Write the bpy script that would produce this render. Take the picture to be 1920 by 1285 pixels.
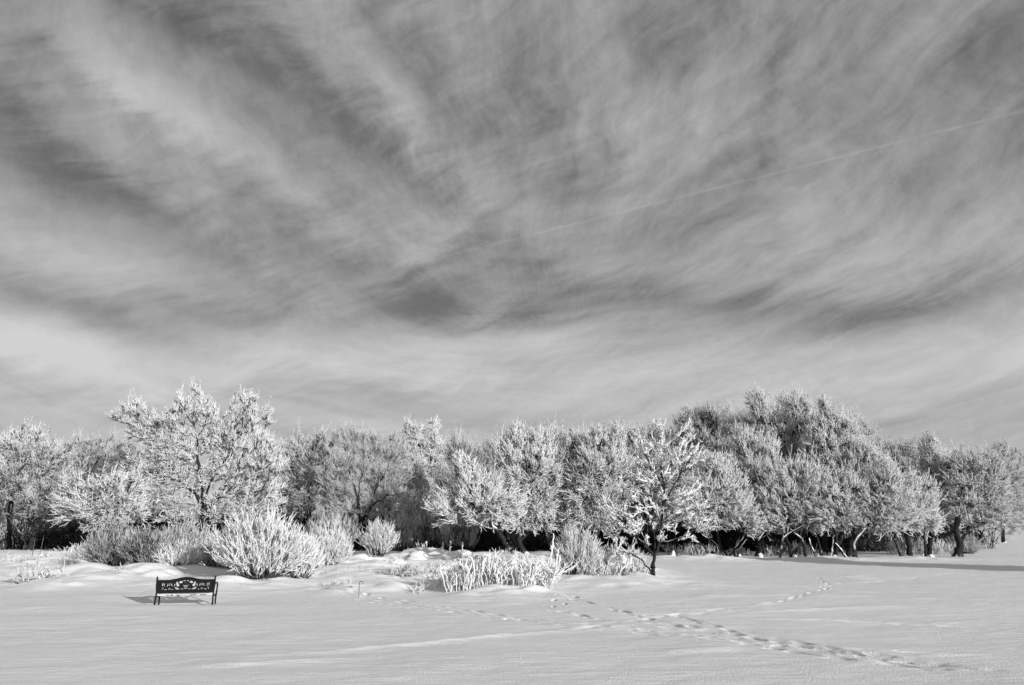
import bpy, math, random
import numpy as np
from mathutils import Vector

for o in list(bpy.data.objects):
    bpy.data.objects.remove(o, do_unlink=True)
scene = bpy.context.scene
COL = scene.collection

# ------------------------------------------------------------------ camera
CAM_H = 1.5
FPX, CXP, CYP, HORIZON = 1280.0, 960.0, 642.5, 985.0
PITCH = math.atan((HORIZON - CYP) / FPX)
cam_d = bpy.data.cameras.new('camera')
cam_d.sensor_width = 36.0
cam_d.lens = 36.0 * FPX / 1920.0
cam_d.clip_start = 0.1
cam_d.clip_end = 9000.0
cam = bpy.data.objects.new('camera', cam_d)
cam.location = (0, 0, CAM_H)
cam.rotation_euler = (math.pi / 2 + PITCH, 0, 0)
COL.objects.link(cam)
scene.camera = cam

# ------------------------------------------------------------------ light
SUN_EL = math.radians(15.0)
SUN_H = np.array([0.72, -0.69]); SUN_H /= np.linalg.norm(SUN_H)
SUN_STRENGTH = 5.0
SKY_STRENGTH = 0.10
EXPOSURE = 0.04
sun_dir = Vector((SUN_H[0] * math.cos(SUN_EL), SUN_H[1] * math.cos(SUN_EL), math.sin(SUN_EL)))
sd = bpy.data.lights.new('sun', 'SUN')
sd.energy = SUN_STRENGTH
sd.angle = math.radians(0.5)
sd.color = (1.0, 0.995, 0.99)
so = bpy.data.objects.new('sun', sd)
so.rotation_euler = sun_dir.to_track_quat('Z', 'Y').to_euler()
so.location = (0, 0, 40)
COL.objects.link(so)

scene.view_settings.view_transform = 'Standard'
scene.view_settings.look = 'None'
scene.view_settings.gamma = 1.0
scene.view_settings.exposure = EXPOSURE
scene.view_settings.use_curve_mapping = False

# ------------------------------------------------------------------ pixel helpers
cp, sp = math.cos(PITCH), math.sin(PITCH)
def ray(px, py):
    cx = (px - CXP) / FPX; cy = (CYP - py) / FPX
    return np.array([cx, cp - sp * cy, sp + cp * cy])
def at(px, py, D):
    d = ray(px, py); t = D / d[1]
    return np.array([d[0] * t, D, CAM_H + d[2] * t])
def mpp(D, py=950):                      # metres per photo pixel at forward distance D
    return D / ray(CXP, py)[1] / FPX
def pg(px, py, z=0.0):
    d = ray(px, py); t = (z - CAM_H) / d[2]
    return np.array([d[0] * t, d[1] * t])
def dist(py):
    return float(pg(CXP, py)[1])
def azel(px, py):
    d = ray(px, py); d = d / np.linalg.norm(d)
    return math.atan2(d[0], d[1]), math.asin(d[2])

# ------------------------------------------------------------------ world: sky with cirrus
W = bpy.data.worlds.new('World'); scene.world = W
W.use_nodes = True
nt = W.node_tree; nt.nodes.clear()
class E:                                   # tiny expression builder on math nodes
    def __init__(s, sock): s.s = sock
    def __add__(a, b): return M('ADD', a, b)
    __radd__ = __add__
    def __sub__(a, b): return M('SUBTRACT', a, b)
    def __rsub__(a, b): return M('SUBTRACT', b, a)
    def __mul__(a, b): return M('MULTIPLY', a, b)
    __rmul__ = __mul__
    def __truediv__(a, b): return M('DIVIDE', a, b)
def M(op, *a):
    n = nt.nodes.new('ShaderNodeMath'); n.operation = op
    for i, v in enumerate(a):
        if isinstance(v, E): nt.links.new(v.s, n.inputs[i])
        else: n.inputs[i].default_value = float(v)
    return E(n.outputs[0])
def vec(x, y, z=0.0):
    n = nt.nodes.new('ShaderNodeCombineXYZ')
    for i, v in enumerate((x, y, z)):
        if isinstance(v, E): nt.links.new(v.s, n.inputs[i])
        else: n.inputs[i].default_value = float(v)
    return n.outputs[0]
def noise(v, scale, detail=4, rough=0.55, dist_=0.0):
    n = nt.nodes.new('ShaderNodeTexNoise'); n.noise_dimensions = '3D'
    nt.links.new(v, n.inputs['Vector'])
    n.inputs['Scale'].default_value = scale; n.inputs['Detail'].default_value = detail
    n.inputs['Roughness'].default_value = rough; n.inputs['Distortion'].default_value = dist_
    return E(n.outputs[0])
def sstep(x, a, b):
    n = nt.nodes.new('ShaderNodeMapRange'); n.interpolation_type = 'SMOOTHSTEP'
    nt.links.new(x.s, n.inputs[0])
    n.inputs[1].default_value = a; n.inputs[2].default_value = b
    return E(n.outputs[0])
tc = nt.nodes.new('ShaderNodeTexCoord')
sx = nt.nodes.new('ShaderNodeSeparateXYZ'); nt.links.new(tc.outputs['Generated'], sx.inputs[0])
X, Y, Z = (E(sx.outputs[i]) for i in range(3))
AZ = M('ARCTAN2', X, Y); EL = M('ARCSINE', Z)
# gentle warp so that nothing is a clean shape
w1 = noise(vec(AZ * 1.0, EL * 1.6), 2.4, 3, 0.5) - 0.5
w2 = noise(vec(AZ * 1.0 + 7.3, EL * 1.6 + 3.1), 2.4, 3, 0.5) - 0.5
AZw = AZ + w1 * 0.22
ELw = EL + w2 * 0.12
VA, VE = azel(1060, 690)
dx = AZw - VA; dy = ELw - VE
rho = M('SQRT', dx * dx + dy * dy + 0.0006)
ux = dx / rho; uy = dy / rho
fan = noise(vec(ux * 1.0, uy * 1.0, rho * 0.9), 4.2, 5, 0.52, 0.15)
fan2 = noise(vec(ux * 1.0 + 4.0, uy * 1.0, rho * 1.5), 9.5, 5, 0.6, 0.1)
soft = noise(vec(AZw * 1.3, ELw * 1.6, 2.2), 3.0, 5, 0.55)
elb = ELw - AZw * AZw * 0.22
low = noise(vec(AZ * 0.9, elb * 9.0, 1.3), 2.6, 6, 0.58, 0.25)
fine = noise(vec(AZw * 1.3 + ELw * 1.1, ELw * 10.0 - AZw * 4.5, 5.0), 3.4, 6, 0.62, 0.2)
fibre = noise(vec(ux * 1.3, uy * 1.3, rho * 2.4), 22.0, 4, 0.7, 0.3)
ripple = noise(vec(AZw * 16.0 + ELw * 5.0, ELw * 42.0 - AZw * 9.0, 9.0), 1.0, 4, 0.65, 0.4)
up = sstep(EL, 0.13, 0.30) * sstep(rho, 0.08, 0.42)
streak_hi = (fan - 0.5) * 0.88 + (fan2 - 0.5) * 0.50 + (soft - 0.5) * 0.42
streak_lo = (low - 0.5) * 1.15 + (soft - 0.5) * 0.30
streak = streak_hi * up + streak_lo * (1.0 - up) + (fine - 0.5) * 0.55 + (fibre - 0.5) * 0.28 + (ripple - 0.5) * 0.20
# large masses of cloud and clear sky: (px, py, half length px, half width px, slope deg (down to the right +), amount)
BLOBS = [
 (310,205,150,44,32,0.50),(230,160,330,30,30,0.20),(470,330,260,40,32,0.20),
 (110,680,190,44,16,0.55),(60,640,120,30,10,0.25),(520,680,330,40,2,0.48),(860,640,230,28,3,0.28),
 (150,590,260,26,18,-0.42),(480,600,240,26,4,-0.55),(740,575,80,20,8,-0.55),(810,575,40,22,-20,-0.3),(940,605,80,10,-4,-0.4),(800,530,70,24,10,-0.3),(640,480,260,30,32,-0.25),
 (330,440,230,34,26,-0.35),(120,120,150,26,42,-0.35),(330,60,150,22,30,-0.30),(620,190,300,36,42,-0.38),
 (420,80,300,26,40,-0.25),(80,250,120,30,30,-0.15),(200,360,160,30,20,-0.35),
 (1010,270,60,150,6,-0.20),(760,200,180,40,50,0.22),(1160,150,40,120,-8,0.12),
 (1310,230,150,60,-42,0.22),(1440,210,18,110,10,-0.22),(1290,410,120,50,-30,-0.20),
 (1360,570,260,24,6,-0.50),(1700,580,240,24,-16,-0.50),(1560,620,130,20,-8,-0.20),
 (1820,110,160,50,-40,-0.45),(1620,100,180,40,-50,-0.22),(1250,60,160,40,-40,-0.20),
 (1780,400,200,60,-20,0.12),(1560,690,420,50,-6,0.28),(1830,620,180,34,-14,0.15),
 (1180,760,300,28,-4,0.25),(780,740,130,16,0,-0.22),(1850,740,90,20,0,-0.14),
 (700,530,240,22,-34,0.30),(560,520,260,22,28,0.18),(1000,400,260,34,36,0.16),
 (140,480,180,36,14,0.18),(250,770,260,24,2,-0.05),(1480,330,120,50,-40,0.08),
 (1040,600,150,22,4,-0.22),(1150,420,30,220,6,0.06),(60,330,60,70,0,-0.12),
]
dens = streak
VAE = vec(AZ + w1 * 0.09 + (fan2 - 0.5) * 0.05, EL + w2 * 0.05 + (fine - 0.5) * 0.05, 0.0)
for (bx, by, L, Wd, ang, amt) in BLOBS:
    a0, e0 = azel(bx, by)
    k = 1.0 / FPX * math.cos(math.atan(math.hypot(bx - CXP, by - CYP) / FPX)) ** 1.3
    sxr, syr = L * k, Wd * k
    # local axis in az/el space from two pixels along the slope
    c, s_ = math.cos(math.radians(ang)), math.sin(math.radians(ang))
    a1, e1 = azel(bx + 40 * c, by + 40 * s_)
    th = math.atan2(e1 - e0, a1 - a0)
    mp_ = nt.nodes.new('ShaderNodeMapping'); mp_.vector_type = 'TEXTURE'
    nt.links.new(VAE, mp_.inputs['Vector'])
    mp_.inputs['Location'].default_value = (a0, e0, 0); mp_.inputs['Rotation'].default_value = (0, 0, th)
    mp_.inputs['Scale'].default_value = (sxr, syr, 1)
    dt_ = nt.nodes.new('ShaderNodeVectorMath'); dt_.operation = 'DOT_PRODUCT'
    nt.links.new(mp_.outputs[0], dt_.inputs[0]); nt.links.new(mp_.outputs[0], dt_.inputs[1])
    g = M('POWER', 0.6065, E(dt_.outputs['Value']))
    dens = M('MULTIPLY_ADD', g, amt * 0.68, dens)
# thin contrail, a great circle seen edge on
a0, e0 = azel(790, 492); a1, e1 = azel(1240, 388); a2, e2 = azel(1890, 215)
nrm = np.cross(ray(700, 515), ray(1890, 215)); nrm /= np.linalg.norm(nrm)
dd = X * nrm[0] + Y * nrm[1] + Z * nrm[2]
line = M('EXPONENT', (dd * dd) * -(1.0 / 0.0016 ** 2)) * sstep(AZ, azel(700, 515)[0], azel(900, 460)[0])
patch = sstep(noise(vec(AZ * 6.0, 0.0, 0.0), 3.0, 2), 0.40, 0.62)
dens = dens + line * (patch * 0.08 + 0.06)
grad = 1.0 - sstep(EL, 0.02, 0.55)
dens = dens + grad * 0.42 + 0.30
dens = M('MINIMUM', M('SMOOTH_MAX', dens, -0.12, 0.25), 1.15)
sky = nt.nodes.new('ShaderNodeTexSky'); sky.sky_type = 'NISHITA'; sky.sun_disc = False
sky.sun_elevation = SUN_EL
sky.sun_rotation = math.atan2(SUN_H[0], SUN_H[1])
sky.altitude = 300; sky.air_density = 1.0; sky.dust_density = 0.3; sky.ozone_density = 1.0
bw = nt.nodes.new('ShaderNodeRGBToBW'); nt.links.new(sky.outputs[0], bw.inputs[0])
clear = M('MINIMUM', M('MAXIMUM', E(bw.outputs[0]) * 0.55, 1.25), 1.9)
cloud = 6.6
val = clear + (cloud - clear) * (dens * 0.74 + 0.07)
cc = nt.nodes.new('ShaderNodeCombineColor')
for i in range(3): nt.links.new(val.s, cc.inputs[i])
bg = nt.nodes.new('ShaderNodeBackground'); bg.inputs[1].default_value = SKY_STRENGTH
nt.links.new(cc.outputs[0], bg.inputs[0])
wo = nt.nodes.new('ShaderNodeOutputWorld'); nt.links.new(bg.outputs[0], wo.inputs[0])

# ------------------------------------------------------------------ materials
def new_mat(name):
    m = bpy.data.materials.new(name); m.use_nodes = True
    t = m.node_tree; t.nodes.clear()
    out = t.nodes.new('ShaderNodeOutputMaterial')
    return m, t, out
def grey(v): return (v, v, v, 1)
def N(t, kind, **kw):
    n = t.nodes.new(kind)
    for k, v in kw.items():
        n.inputs[k.replace('_', ' ')].default_value = v
    return n

def frost_mat(name, frost=0.88, bark=0.05, bias=0.0, trans=0.22, nscale=14.0, upw=0.55):
    """rime on bark: coverage from the 'fr' attribute, the way the surface faces and noise"""
    m, t, out = new_mat(name)
    at_ = t.nodes.new('ShaderNodeAttribute'); at_.attribute_name = 'fr'
    geo = t.nodes.new('ShaderNodeNewGeometry')
    sep = t.nodes.new('ShaderNodeSeparateXYZ'); t.links.new(geo.outputs['Normal'], sep.inputs[0])
    tcn = t.nodes.new('ShaderNodeTexCoord')
    nz = N(t, 'ShaderNodeTexNoise', Scale=nscale, Detail=3.0, Roughness=0.6)
    t.links.new(tcn.outputs['Object'], nz.inputs['Vector'])
    a = t.nodes.new('ShaderNodeMath'); a.operation = 'MULTIPLY_ADD'
    t.links.new(sep.outputs[2], a.inputs[0]); a.inputs[1].default_value = upw
    t.links.new(at_.outputs['Fac'], a.inputs[2])
    b = t.nodes.new('ShaderNodeMath'); b.operation = 'MULTIPLY_ADD'
    t.links.new(nz.outputs[0], b.inputs[0]); b.inputs[1].default_value = 0.9
    t.links.new(a.outputs[0], b.inputs[2])
    nl = N(t, 'ShaderNodeTexNoise', Scale=1.1, Detail=2.0, Roughness=0.6)
    t.links.new(tcn.outputs['Object'], nl.inputs['Vector'])
    b2 = t.nodes.new('ShaderNodeMath'); b2.operation = 'MULTIPLY_ADD'
    t.links.new(nl.outputs[0], b2.inputs[0]); b2.inputs[1].default_value = 1.3
    b3 = t.nodes.new('ShaderNodeMath'); b3.operation = 'SUBTRACT'
    t.links.new(b.outputs[0], b3.inputs[0]); b3.inputs[1].default_value = 0.60
    t.links.new(b3.outputs[0], b2.inputs[2])
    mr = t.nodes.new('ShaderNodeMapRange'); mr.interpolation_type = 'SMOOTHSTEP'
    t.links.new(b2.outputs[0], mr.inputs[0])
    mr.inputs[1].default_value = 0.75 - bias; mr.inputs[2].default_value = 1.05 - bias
    mix = t.nodes.new('ShaderNodeMix'); mix.data_type = 'RGBA'
    t.links.new(mr.outputs[0], mix.inputs[0])
    mix.inputs[6].default_value = grey(bark); mix.inputs[7].default_value = grey(frost)
    df = t.nodes.new('ShaderNodeBsdfDiffuse'); t.links.new(mix.outputs[2], df.inputs[0])
    tr = t.nodes.new('ShaderNodeBsdfTranslucent'); t.links.new(mix.outputs[2], tr.inputs[0])
    ms = t.nodes.new('ShaderNodeMixShader'); ms.inputs[0].default_value = trans
    t.links.new(df.outputs[0], ms.inputs[1]); t.links.new(tr.outputs[0], ms.inputs[2])
    bp = N(t, 'ShaderNodeBump', Strength=0.5, Distance=0.01)
    t.links.new(nz.outputs[0], bp.inputs['Height']); t.links.new(bp.outputs[0], df.inputs['Normal'])
    t.links.new(ms.outputs[0], out.inputs[0])
    return m
MAT = {}
MAT['frost'] = frost_mat('hoar_frost_thick', 0.92, 0.08, 0.36, 0.30)
MAT['frost_mid'] = frost_mat('hoar_frost_medium', 0.87, 0.08, 0.33, 0.30)
MAT['frost_thin'] = frost_mat('hoar_frost_thin_hazed', 0.80, 0.08, 0.32, 0.28)  # thin frost, its colour also raised to stand in for distant haze
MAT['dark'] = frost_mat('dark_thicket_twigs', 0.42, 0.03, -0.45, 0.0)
MAT['bark'] = frost_mat('bark_with_snow', 0.85, 0.03, -0.36, 0.0, 5.0, 0.85)
MAT['stalk'] = frost_mat('frosted_stalks', 0.90, 0.12, 0.22, 0.25)

def snow_mat(name, alb=0.80, bump=0.9):
    m, t, out = new_mat(name)
    tcn = t.nodes.new('ShaderNodeTexCoord')
    n1 = N(t, 'ShaderNodeTexNoise', Scale=0.35, Detail=4.0, Roughness=0.55)
    n2 = N(t, 'ShaderNodeTexNoise', Scale=45.0, Detail=3.0, Roughness=0.7)
    n3 = N(t, 'ShaderNodeTexNoise', Scale=6.0, Detail=5.0, Roughness=0.6)
    mp = t.nodes.new('ShaderNodeMapping'); mp.inputs['Scale'].default_value = (0.5, 1.6, 1)
    t.links.new(tcn.outputs['Object'], mp.inputs[0])
    t.links.new(tcn.outputs['Object'], n1.inputs['Vector']); t.links.new(tcn.outputs['Object'], n2.inputs['Vector'])
    t.links.new(mp.outputs[0], n3.inputs['Vector'])
    mix = t.nodes.new('ShaderNodeMix'); mix.data_type = 'RGBA'
    t.links.new(n1.outputs[0], mix.inputs[0])
    mix.inputs[6].default_value = grey(alb - 0.04); mix.inputs[7].default_value = grey(alb + 0.04)
    p = t.nodes.new('ShaderNodeBsdfPrincipled')
    t.links.new(mix.outputs[2], p.inputs['Base Color'])
    p.inputs['Roughness'].default_value = 0.55; p.inputs['Specular IOR Level'].default_value = 0.25
    b1 = N(t, 'ShaderNodeBump', Strength=bump, Distance=0.02)
    b2 = N(t, 'ShaderNodeBump', Strength=0.75, Distance=0.04)
    t.links.new(n3.outputs[0], b2.inputs['Height']); t.links.new(n2.outputs[0], b1.inputs['Height'])
    t.links.new(b2.outputs[0], b1.inputs['Normal']); t.links.new(b1.outputs[0], p.inputs['Normal'])
    t.links.new(p.outputs[0], out.inputs[0])
    return m
MAT['snow'] = snow_mat('snow', 0.79)
def plain_mat(name, v, rough, metal=0.0, wear=0.3):
    m, t, out = new_mat(name)
    tcn = t.nodes.new('ShaderNodeTexCoord')
    n1 = N(t, 'ShaderNodeTexNoise', Scale=18.0, Detail=5.0, Roughness=0.6)
    t.links.new(tcn.outputs['Object'], n1.inputs['Vector'])
    mix = t.nodes.new('ShaderNodeMix'); mix.data_type = 'RGBA'
    t.links.new(n1.outputs[0], mix.inputs[0])
    mix.inputs[6].default_value = grey(v * (1 - wear)); mix.inputs[7].default_value = grey(v * (1 + wear))
    p = t.nodes.new('ShaderNodeBsdfPrincipled'); t.links.new(mix.outputs[2], p.inputs['Base Color'])
    p.inputs['Roughness'].default_value = rough; p.inputs['Metallic'].default_value = metal
    p.inputs['Specular IOR Level'].default_value = 0.25
    t.links.new(p.outputs[0], out.inputs[0])
    return m
MAT['iron'] = plain_mat('black_iron', 0.004, 0.75)
MAT['wood'] = plain_mat('dark_wood', 0.05, 0.8)
MAT['steel'] = plain_mat('grey_steel', 0.10, 0.5)
MAT['pale'] = plain_mat('frosted_rod', 0.55, 0.7)

# ------------------------------------------------------------------ mesh helpers
class Acc:
    def __init__(s): s.v = []; s.f = []; s.a = []; s.n = 0
    def tubes(s, P, R, fr, sides=3, twist=None):
        """P (N,K,3) centre lines, R (N,K) radii, fr (N,K) frost cover"""
        Nn, K, _ = P.shape
        if Nn == 0: return
        T = np.gradient(P, axis=1)
        T /= np.linalg.norm(T, axis=2, keepdims=True) + 1e-9
        ref = np.zeros((Nn, 1, 3)); ref[..., 0] = 0.37; ref[..., 1] = -0.81; ref[..., 2] = 0.45
        main = (P[:, -1] - P[:, 0]); main /= np.linalg.norm(main, axis=1, keepdims=True) + 1e-9
        bad = np.abs((main * ref[:, 0]).sum(1)) > 0.9
        ref[bad, 0] = (0.9, 0.3, 0.1)
        A = np.cross(T, np.broadcast_to(ref, T.shape)); A /= np.linalg.norm(A, axis=2, keepdims=True) + 1e-9
        B = np.cross(T, A)
        th = np.arange(sides) * 2 * math.pi / sides
        V = P[:, :, None] + R[:, :, None, None] * (A[:, :, None] * np.cos(th)[None, None, :, None] + B[:, :, None] * np.sin(th)[None, None, :, None])
        idx = np.arange(Nn * K * sides).reshape(Nn, K, sides)
        a = idx[:, :-1]; b = idx[:, 1:]
        q = np.stack([a, np.roll(a, -1, 2), np.roll(b, -1, 2), b], -1).reshape(-1, 4) + s.n
        s.v.append(V.reshape(-1, 3)); s.f.append(q)
        s.a.append(np.repeat(fr.reshape(-1), sides)); s.n += Nn * K * sides
    def build(s, name, mat, parent=None, smooth=True, origin=(0, 0, 0)):
        v = np.concatenate(s.v) - np.asarray(origin); f = np.concatenate(s.f); a = np.concatenate(s.a)
        me = bpy.data.meshes.new(name)
        me.vertices.add(len(v)); me.vertices.foreach_set('co', v.astype(np.float32).ravel())
        me.loops.add(len(f) * 4); me.loops.foreach_set('vertex_index', f.astype(np.int32).ravel())
        me.polygons.add(len(f)); me.polygons.foreach_set('loop_start', np.arange(0, len(f) * 4, 4, dtype=np.int32))
        me.polygons.foreach_set('use_smooth', np.full(len(f), smooth))
        at_ = me.attributes.new('fr', 'FLOAT', 'POINT'); at_.data.foreach_set('value', a.astype(np.float32))
        me.update(calc_edges=True)
        me.materials.append(mat)
        return link(name, me, parent, origin)
def link(name, me, parent=None, origin=(0, 0, 0)):
    o = bpy.data.objects.new(name, me); COL.objects.link(o)
    if parent is None: o.location = origin
    else: o.parent = parent
    return o
def tag(o, label, cat, group=None, kind=None):
    if label: o['label'] = label
    if cat: o['category'] = cat
    if group: o['group'] = group
    if kind: o['kind'] = kind
    return o
def thing(name, label, cat, loc, group=None, rz=0.0):
    o = bpy.data.objects.new(name, None); COL.objects.link(o)
    o.location = loc; o.rotation_euler = (0, 0, rz); o.empty_display_size = 0.3
    return tag(o, label, cat, group)
def pymesh(name, verts, faces, mat, parent=None, origin=(0, 0, 0), smooth=False):
    me = bpy.data.meshes.new(name); me.from_pydata([tuple(v) for v in verts], [], faces); me.update()
    if smooth:
        for p in me.polygons: p.use_smooth = True
    me.materials.append(mat)
    return link(name, me, parent, origin)

# lattice noise in numpy
def vnoise(x, y, seed=0):
    rs = np.random.RandomState(seed); tab = rs.rand(256, 256)
    xi = np.floor(x).astype(int); yi = np.floor(y).astype(int)
    fx = x - xi; fy = y - yi
    fx = fx * fx * fx * (fx * (fx * 6 - 15) + 10); fy = fy * fy * fy * (fy * (fy * 6 - 15) + 10)
    g = lambda i, j: tab[i % 256, j % 256]
    return ((g(xi, yi) * (1 - fx) + g(xi + 1, yi) * fx) * (1 - fy) + (g(xi, yi + 1) * (1 - fx) + g(xi + 1, yi + 1) * fx) * fy) * 2 - 1
def fbm(x, y, o=4, seed=0):
    s = 0; a = 1.0
    for i in range(o):
        s = s + a * vnoise(x, y, seed + i); x = x * 2.03 + 11.3; y = y * 2.03 + 5.7; a *= 0.5
    return s
def sm(x, a, b):
    t = np.clip((x - a) / (b - a), 0, 1); return t * t * (3 - 2 * t)

# ------------------------------------------------------------------ ground
MOUNDS = [  # px, py, sigma px x, sigma m y, height m
 (730,1103,38,0.55,0.16),(640,1105,30,0.5,0.12),(560,1080,60,0.9,0.12),(480,1098,110,0.9,0.10),(100,1100,45,0.6,0.14),(210,1092,45,0.7,0.10),
 (160,1080,60,1.0,0.12),(250,1085,70,0.9,0.12),(790,1055,28,0.5,0.35),(840,1058,30,0.6,0.26),(900,1060,60,1.2,0.20),(700,1062,60,1.0,0.18),
 (930,1112,60,0.6,0.13),(1000,1112,60,0.6,0.10),(1090,1095,70,0.7,0.10),(1160,1100,60,0.6,0.09),(620,1058,60,1.0,0.18),(820,1080,50,0.8,0.14),
 (60,1060,50,1.2,0.15),(330,1085,60,0.9,0.12),(420,1098,40,0.6,0.09),(1340,1046,40,0.8,0.15),(1250,1046,50,0.8,0.12),(1580,1046,60,0.8,0.12),(1500,1047,50,0.8,0.10),(1710,1044,50,0.8,0.14)]
BX, BY = pg(345, 1128)
def ground_h(x, y):
    x = np.asarray(x, float); y = np.asarray(y, float)
    h = 0.035 * fbm(x * 0.12, y * 0.18, 3, 3) + 0.010 * fbm(x * 0.7 + 40, y * 1.3, 3, 9)
    # drifted strip along the shrubs, to the left of the young tree
    edge = 16.9 + 1.2 * vnoise(x * 0.22, x * 0 + 3.3, 5) - 0.08 * x
    drift = sm(y, edge, edge + 2.2) * (1 - sm(y, 34, 44)) * (1 - sm(x, 3.0, 6.0))
    h = h + drift * (0.08 + 0.16 * np.abs(fbm(x * 0.35 + y * 0.12, y * 0.8, 3, 21)) + 0.05 * fbm(x * 1.1, y * 2.2, 2, 33))
    for (mx, my, sxp, sy, hh) in MOUNDS:
        gx, gy = pg(mx, my + 4); sxm = sxp * gy / FPX * 0.9
        dx_ = (x - gx) / sxm; dy_ = (y - gy) / sy
        h = h + hh * np.exp(-0.5 * np.clip(dx_ * dx_ + dy_ * dy_, 0, 40)) * (1 + 0.5 * vnoise(x * 1.7, y * 3.1, 8))
    # wind hollow round the bench
    dx_ = (x - BX) / 1.05; dy_ = (y - BY - 0.25) / 0.55
    r2 = dx_ ** 2 + dy_ ** 2
    h = h - 0.10 * np.exp(-0.5 * np.clip(r2, 0, 40)) + 0.05 * np.exp(-0.5 * np.clip(((x - BX) / 1.5) ** 2 + ((y - BY + 0.9) / 0.35) ** 2, 0, 40))
    # land rises gently far behind
    r = np.hypot(x, y)
    h = h + 0.0045 * fbm(x * 1.3 + y * 0.2, y * 4.2, 3, 51) * (1 - sm(r, 20, 40)) * (0.4 + 0.6 * np.abs(vnoise(x * 0.3, y * 0.5, 52)) * 2)
    h = h + 0.9 * sm(r, 60, 220) + 5.0 * sm(r, 250, 2500) * (0.5 + 0.5 * vnoise(x * 0.004, y * 0.004, 4))
    return h
ang_f = np.radians(np.linspace(-43, 43, 1151))
ang_c = np.radians(np.linspace(43, 317, 240)[1:-1])
ANG = np.concatenate([ang_f, ang_c])
RAD = np.concatenate([[0.6, 1.5, 3.0, 4.5], np.geomspace(6.2, 30, 1000), np.geomspace(30.1, 62, 160), np.geomspace(66, 4500, 60)])
AA, RR = np.meshgrid(ANG, RAD)
GX = RR * np.sin(AA); GY = RR * np.cos(AA)
GZ = ground_h(GX, GY)
nf = len(ang_f)
def stamp(fn, cx, cy, rad):
    r = math.hypot(cx, cy); a = math.atan2(cx, cy)
    i0, i1 = np.searchsorted(RAD, r - rad), np.searchsorted(RAD, r + rad)
    w = rad / max(r, 1) * 1.2
    j0, j1 = np.searchsorted(ang_f, a - w), np.searchsorted(ang_f, a + w)
    if i1 <= i0 or j1 <= j0: return
    GZ[i0:i1, j0:j1] += fn(GX[i0:i1, j0:j1] - cx, GY[i0:i1, j0:j1] - cy)
rng = np.random.RandomState(5)
def resample(poly, step):
    pts = np.array([pg(*p) for p in poly])
    # smooth the corners
    out = [pts[0]]
    for _ in range(2):
        q = [pts[0]]
        for a, b in zip(pts[:-1], pts[1:]): q += [a * 0.75 + b * 0.25, a * 0.25 + b * 0.75]
        q.append(pts[-1]); pts = np.array(q)
    d = np.r_[0, np.cumsum(np.linalg.norm(np.diff(pts, axis=0), axis=1))]
    s = np.arange(0, d[-1], step)
    return np.stack([np.interp(s, d, pts[:, 0]), np.interp(s, d, pts[:, 1])], 1)
def prints(poly, step=0.42, depth=0.05, off=0.06, L=0.10, Wd=0.042, drag=0.014):
    P = resample(poly, step)
    for i in range(len(P) - 1):
        t = P[i + 1] - P[i]; t /= np.linalg.norm(t); n = np.array([-t[1], t[0]])
        c = P[i] + n * (off * (1 if i % 2 else -1) + rng.normal(0, 0.045)) + t * rng.normal(0, 0.10)
        dp = depth * rng.uniform(0.12, 0.82); LL = L * rng.uniform(0.8, 1.7); ww = 0.85 * Wd * rng.uniform(0.8, 1.3)
        def fn(dx, dy, t=t, n=n, dp=dp, LL=LL, ww=ww):
            a = (dx * t[0] + dy * t[1]) / LL; b = (dx * n[0] + dy * n[1]) / ww
            q = a * a + b * b
            return -dp * np.exp(-0.5 * q * q) + dp * 0.16 * np.exp(-0.5 * ((np.sqrt(q) - 1.8) / 0.45) ** 2)
        stamp(fn, c[0], c[1], 0.6)
    if drag > 0:
        P = resample(poly, 0.09)
        for i in range(len(P) - 1):
            def fn(dx, dy, k=drag * rng.uniform(0.3, 1.3)):
                return -k * np.exp(-0.5 * (dx * dx + dy * dy) / 0.055 ** 2)
            if vnoise(np.array([i * 0.05]), np.array([drag * 999]), 3)[0] > -0.25: stamp(fn, P[i][0] + rng.normal(0, 0.012), P[i][1] + rng.normal(0, 0.012), 0.2)
def ridge(poly, height=0.03, wid=0.14, gap=0.35, jit=0.05):
    P = resample(poly, 0.16); ph = rng.uniform(0, 100)
    for i in range(len(P) - 1):
        a = (vnoise(np.array([i * 0.07 + ph]), np.array([2.2]), 17)[0] + gap)
        if a <= 0: continue
        t = P[i + 1] - P[i]; t /= np.linalg.norm(t); n = np.array([-t[1], t[0]])
        def fn(dx, dy, n=n, t=t, hh=height * min(a, 1.0)):
            b = (dx * n[0] + dy * n[1]) / wid; l = (dx * t[0] + dy * t[1]) / 0.16
            return hh * np.exp(-0.5 * (b * b + l * l)) * 0.45
        c = P[i] + n * rng.normal(0, jit * 0.3)
        stamp(fn, c[0], c[1], 0.7)
# animal tracks that run together at the lower right
prints([(600,1098),(680,1118),(780,1136),(960,1160),(1110,1176),(1260,1190),(1450,1210),(1760,1246),(1900,1262)], depth=0.05)
prints([(690,1116),(860,1140),(970,1158),(1120,1172),(1290,1186),(1500,1208),(1820,1250)], depth=0.045)
prints([(1040,1106),(1034,1115),(1044,1124),(1038,1136),(1050,1146)], depth=0.035, step=0.6, drag=0.0, off=0.05)
prints([(1050,1146),(1110,1157),(1220,1171),(1350,1184),(1480,1203),(1600,1222),(1800,1248)], depth=0.05)
prints([(1056,1118),(1110,1132),(1190,1153),(1280,1172),(1420,1192),(1560,1216),(1700,1238)], depth=0.045)
prints([(1268,1154),(1330,1168),(1400,1184),(1490,1200),(1620,1226),(1760,1248)], depth=0.05)
prints([(1530,1084),(1556,1097),(1535,1107),(1500,1120),(1455,1130),(1390,1139)], depth=0.045, step=0.36, drag=0.0)
prints([(1390,1139),(1270,1150),(1180,1162),(1080,1178)], depth=0.012, drag=0.012)
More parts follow.
